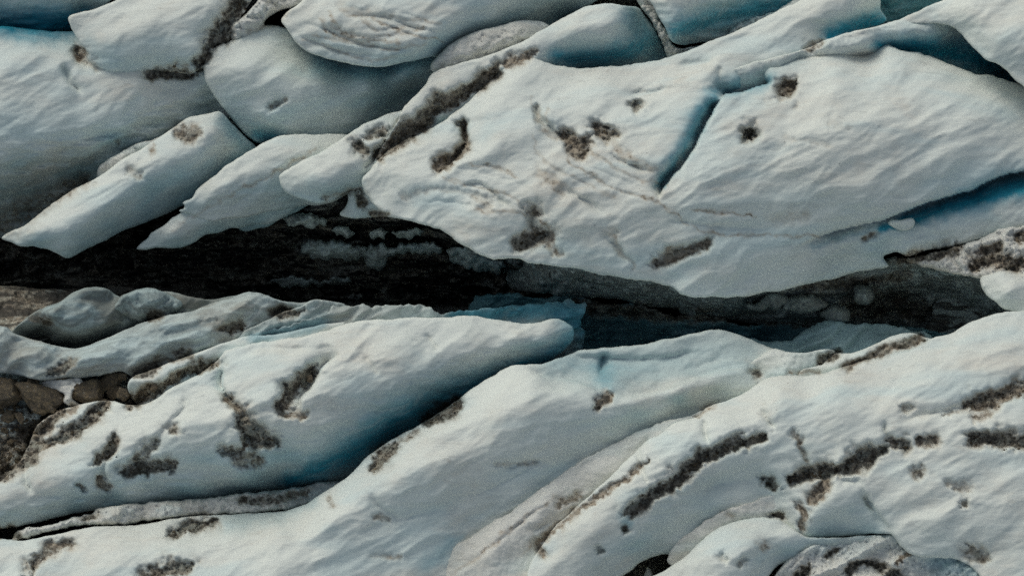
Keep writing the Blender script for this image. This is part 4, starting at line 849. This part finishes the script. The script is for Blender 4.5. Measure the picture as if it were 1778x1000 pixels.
ice('ice_block', 'sprawling pale ice mass across the lower right with long black dirt bands', IB,
    '905,1120,6.6 912,1010,6.9 922,975,7.1 940,950,7.2 955,925,7.4 990,890,7.7 1025,858,8.0 1055,832,8.3 1080,805,8.6 1100,788,8.8 1118,770,9.0 1150,750,9.2 1170,735,9.3 1190,728,9.3 1215,722,9.3 1225,708,9.2 1260,695,9.2 1290,684,9.1 1310,668,9.1 1335,655,9.1 1385,652,9.2 1430,648,9.3 1480,632,9.4 1540,616,9.5 1580,606,9.6 1612,590,9.7 1650,578,9.8 1680,562,10.0 1710,550,10.2 1745,541,10.3 1790,540,10.4 1940,530,10.6 1940,1120,8 1720,1120,7.5 1700,1000,7.6 1680,980,7.7 1660,970,7.8 1630,968,7.8 1600,966,7.9 1580,960,8.0 1560,945,8.1 1548,928,8.2 1500,928,6.8 1440,932,6.4 1400,932,6.8 1370,922,6.6 1350,910,6.4 1300,905,6.0 1240,925,5.4 1190,972,4.8 1168,962,4.8 1140,964,4.9 1116,974,5.0 1096,990,5.1 1076,1003,5.2 1070,1120,5',
    '1000,920,8.2 1100,840,9.2 1180,780,9.8 1250,730,10.2 1350,690,10.4 1450,680,10.8 1300,790,9.6 1200,850,8.6 1100,930,7.4 1030,970,7.3 1250,840,8.3 1330,860,7.4 1250,880,6.9 1150,920,6.5 1180,950,5.4 1300,885,6.9 1370,885,7.5 1350,830,8.8 1400,800,9.6 1500,740,10.6 1600,700,11.0 1700,630,11.2 1600,850,10.0 1700,800,10.6 1750,900,9.6 1640,930,9.0 1450,880,8.8 1500,900,8.2 1400,905,7.9 1750,700,11.2 1850,800,10.6 1600,630,10.7 1550,820,10.0 1750,590,11.2',
    r=8, drop=0.7, rough=1.7, tag='Z', chis=0.14, amp=1.1)
# ------------------------------------------------------------------ lower right pieces
ice('snow_bank', 'beige crumbly snow filling the trough above the rounded hump at the bottom', 'snow bank',
    '1160,975,4.8 1168,950,5.3 1180,935,5.6 1205,920,6.0 1230,900,6.3 1258,885,6.6 1300,872,6.9 1345,858,7.2 1375,880,6.6 1380,900,6 1340,910,5.8 1280,925,5.2 1230,950,5 1190,990,4.5', '1220,925,6.2 1290,890,6.9', mat=M_SNOW, lump=0.14, lsize=20, lift=0.35, r=3, drop=0.6, crum=2, chis=0.1, tag='Y2')
ice('ice_block', 'low rounded hump with small melt pits at the bottom edge', IB,
    '1128,1120,6.2 1130,1002,6.3 1150,992,6.5 1172,978,6.7 1190,965,6.9 1205,950,7.1 1222,935,7.2 1250,915,7.4 1285,903,7.5 1320,898,7.5 1352,902,7.5 1375,915,7.5 1400,930,7.6 1440,933,7.6 1490,930,7.4 1540,926,7.2 1580,930,7 1560,950,6.6 1500,946,6.6 1460,948,6.6 1430,950,6.6 1400,960,6.4 1370,972,6.2 1345,988,6.0 1330,1010,6 1320,1120,6',
    '1230,970,8.1 1300,945,8.4 1370,940,8.0 1250,1010,8 1300,990,7.8 1450,940,7.3', r=7, drop=0.6, tag='AA')
ice('ice_block', 'shaded dirty shelf of broken ice tucked under the bottom right lip', IB,
    '1340,1010,5.0 1370,968,5.8 1420,942,6.2 1500,930,6.6 1580,930,6.8 1620,945,6.8 1700,960,6.6 1760,1010,6.4 1760,1120,5 1340,1120,5', '1450,970,6.0 1550,965,6.4 1620,980,6.4 1500,1000,5.8', mat=M_SNOW, lump=0.45, lsize=32, r=5, drop=0.5, lift=0.95, chis=0.7, tag='BB')
ice('ice_block', 'small snow lump sticking up in the dark hole at the bottom edge', IB,
    '1108,1020,2.6 1116,1002,2.8 1120,990,3.0 1124,984,3.0 1130,988,3.0 1134,1000,2.8 1146,1006,2.7 1150,1020,2.5', '1128,1000,3.4', mat=M_SNOW, r=4, drop=0.7, bottom=0, group=None, tag='bl')
ice('ice_block', 'pale pointed foot of ice beside the crevasse at the right edge', IB,
    '1702,482,9.0 1720,474,9.3 1760,470,9.5 1850,470,9.6 1850,560,8.8 1780,548,8.8 1760,541,8.8 1742,536,8.8 1728,524,8.8 1712,512,8.8 1704,498,8.8', '1750,500,10.0', r=6, drop=0.7, tag='EE')
ice('ice_block', 'jumble of dirty broken ice and brown grit at the right edge', IB,
    '1572,452,6.8 1600,444,7.5 1650,430,8.4 1700,415,9.0 1730,400,9.4 1770,392,9.6 1900,390,9.8 1900,520,9 1780,500,9.0 1740,486,8.7 1700,482,8.4 1660,476,7.8 1630,470,7.3 1600,462,6.9', '1680,445,8.7 1740,440,9.6', mat=M_SNOW, lump=0.6, lsize=24, r=6, drop=0.7, tag='DD', crum=1.5)
ice('ice_chunk', 'small white ice chip lodged in the blue crack at the right', 'ice chunk',
    '1542,387,9.6 1548,382,9.8 1562,382,9.9 1585,380,9.9 1588,390,9.7 1580,399,9.5 1568,401,9.5 1554,396,9.5', '1568,388,10.3', r=5, drop=0.5, bottom=7.5, group=None, tag='ch', step=2.2)

# ------------------------------------------------------------------ rocks at the left edge
def rock(u, v, a, b, rot, h, sd_, label, flat=0.7):
    import bmesh
    bm = bmesh.new(); bmesh.ops.create_icosphere(bm, subdivisions=3, radius=1.0)
    rs = random.Random(sd_); planes = []
    for k in range(17):
        d = Vector((rs.gauss(0, 1), rs.gauss(0, 1), rs.gauss(0, .8))).normalized(); planes.append((d, rs.uniform(0.45, 0.82)))
    ar, br = a / 28.7, b / 28.7 * 1.1
    co = np.array([v_.co[:] for v_ in bm.verts])
    for d, q in planes:
        dd = np.array(d[:]); pr = co @ dd; ex = np.clip(pr - q, 0, None); co = co - ex[:, None] * dd * 0.93
    nn = fbm(co[:, 0] * 2.2 + sd_, co[:, 1] * 2.2 + co[:, 2] * 1.7, sd_, 4, 0.6)
    co = co * (1.25 + 0.17 * nn)[:, None]
    co *= np.array([ar, br, min(ar, br) * flat])
    for v_, c in zip(bm.verts, co): v_.co = c
    me = bpy.data.meshes.new('rock'); bm.to_mesh(me); bm.free(); me.materials.append(M_ROCK)
    me.polygons.foreach_set('use_smooth', np.zeros(len(me.polygons), bool))
    o = bpy.data.objects.new('rock', me); S.collection.objects.link(o)
    o.location = place(np.array([float(u)]), np.array([float(v)]), np.array([h]))[0]; o.rotation_euler = (rs.uniform(-.2, .2), rs.uniform(-.2, .2), rot)
    o['label'] = label; o['category'] = 'rock'; o['group'] = 'brown rocks resting in the dirt at the left edge'
rock(12, 680, 32, 35, 0.2, 4.1, 1, 'large rounded brown boulder cut by the left edge of the picture')
rock(72, 690, 50, 25, -0.25, 4.0, 2, 'long golden brown rock with jagged faces beside the snow patch')
rock(55, 668, 20, 14, 0.6, 4.2, 12, 'dark pointed rock piece perched on the long golden brown rock')
rock(155, 680, 32, 25, -0.3, 4.3, 3, 'chunky brown rock with pale flecks right of the snow patch')
rock(192, 662, 24, 14, 0.3, 4.2, 4, 'flat rust brown slab leaning above the pale triangular stone')
rock(200, 680, 17, 11, 0.0, 4.0, 5, 'small dark stone wedged between two brown rocks')
rock(216, 685, 16, 14, 0.5, 4.7, 6, 'pale triangular stone at the start of the dirt band')
rock(16, 722, 18, 11, -0.1, 3.6, 7, 'small flat rock below the large rounded boulder')
rock(34, 724, 8, 12, 0.4, 3.9, 8, 'small upright stone below the long golden brown rock')
rock(268, 673, 7, 8, 0.0, 5.9, 9, 'tiny orange brown stone on the black dirt band')
rock(108, 656, 14, 5, -0.1, 4.5, 10, 'thin dark rock sliver above the snow patch')
rock(214, 652, 9, 7, 0.2, 4.7, 11, 'small round stone above the rust brown slab')
rock(538, 658, 6, 7, 0.2, 9.1, 13, 'single dark stone lying in the scooped hollow of the whaleback')
rock(178, 697, 12, 7, 0.1, 4.3, 14, 'little flecked stone at the foot of the chunky rock')

# ------------------------------------------------------------------ loose grit lying in the dirt bands
def gravel():
    bpy.context.view_layer.update(); dg = bpy.context.evaluated_depsgraph_get()
    rs = random.Random(5); co, fa = [], []
    t_ = (1 + 5 ** .5) / 2
    IV = np.array([(-1, t_, 0), (1, t_, 0), (-1, -t_, 0), (1, -t_, 0), (0, -1, t_), (0, 1, t_), (0, -1, -t_), (0, 1, -t_), (t_, 0, -1), (t_, 0, 1), (-t_, 0, -1), (-t_, 0, 1)]) / 1.9
    IF = [(0, 11, 5), (0, 5, 1), (0, 1, 7), (0, 7, 10), (0, 10, 11), (1, 5, 9), (5, 11, 4), (11, 10, 2), (10, 7, 6), (7, 1, 8), (3, 9, 4), (3, 4, 2), (3, 2, 6), (3, 6, 8), (3, 8, 9), (4, 9, 5), (2, 4, 11), (6, 2, 10), (8, 6, 7), (9, 8, 1)]
    cam_p = Vector(CAM)
    def put(u, v, r, only_on=None):
        p = Vector(place(np.array([u]), np.array([v]), np.array([0.0]))[0]); dr = (p - cam_p).normalized()
        ok, loc, nor, *_ = S.ray_cast(dg, cam_p, dr)
        if not ok: return
        if only_on and _[1].name != only_on: return
        q = IV * np.array([rs.uniform(.6, 1.3), rs.uniform(.6, 1.3), rs.uniform(.45, .9)]) * (1 + 0.25 * np.array([[rs.gauss(0, 1)] for _ in range(12)]))
        a = rs.uniform(0, 6.28); ca, sa = math.cos(a), math.sin(a)
        q = np.stack([q[:, 0] * ca - q[:, 1] * sa, q[:, 0] * sa + q[:, 1] * ca, q[:, 2]], 1) * r + np.array(loc[:]) + np.array(nor[:]) * r * 0.1
        n0 = len(co); co.extend(q.tolist()); fa.extend([(a_ + n0, b_ + n0, c_ + n0) for a_, b_, c_ in IF])
    for Q, k_, brown, dep, only in DIRT_SHADE:
        if k_ < 0.93 or (only and only != 'BB'): continue
        L = max(np.hypot(*(Q[-1, :2] - Q[0, :2])), Q[:, 2].max()); n = int(L * Q[:, 2].mean() / 42) + 3
        PP = spline(Q, 6, False) if len(Q) > 1 else np.vstack([Q, Q])
        for _ in range(n):
            p = PP[rs.randrange(len(PP))]; w = p[2] * 0.55
            u, v = p[0] + rs.gauss(0, w * .6), p[1] + rs.gauss(0, w * .6)
            if -20 < u < 1800 and -20 < v < 1020: put(u, v, rs.choice((0.028, 0.035, 0.045, 0.06, 0.09)) * (0.7 + 0.6 * rs.random()))
    for _ in range(420):                                   # the rubble field round the brown rocks
        u, v = rs.uniform(-10, 235), rs.uniform(655, 720)
        if rs.random() < .6: u, v = rs.uniform(-10, 110), rs.uniform(700, 820)
        put(u, v, rs.choice((0.05, 0.07, 0.10, 0.16)) * rs.uniform(.7, 1.3), 'dirt_slope')
    me = bpy.data.meshes.new('gravel'); me.from_pydata(co, [], fa); me.materials.append(M_ROCK)
    o = bpy.data.objects.new('gravel', me); S.collection.objects.link(o); o['kind'] = 'stuff'; o['label'] = 'loose brown grit and small stones scattered through the dirt bands'; o['category'] = 'gravel'
gravel()
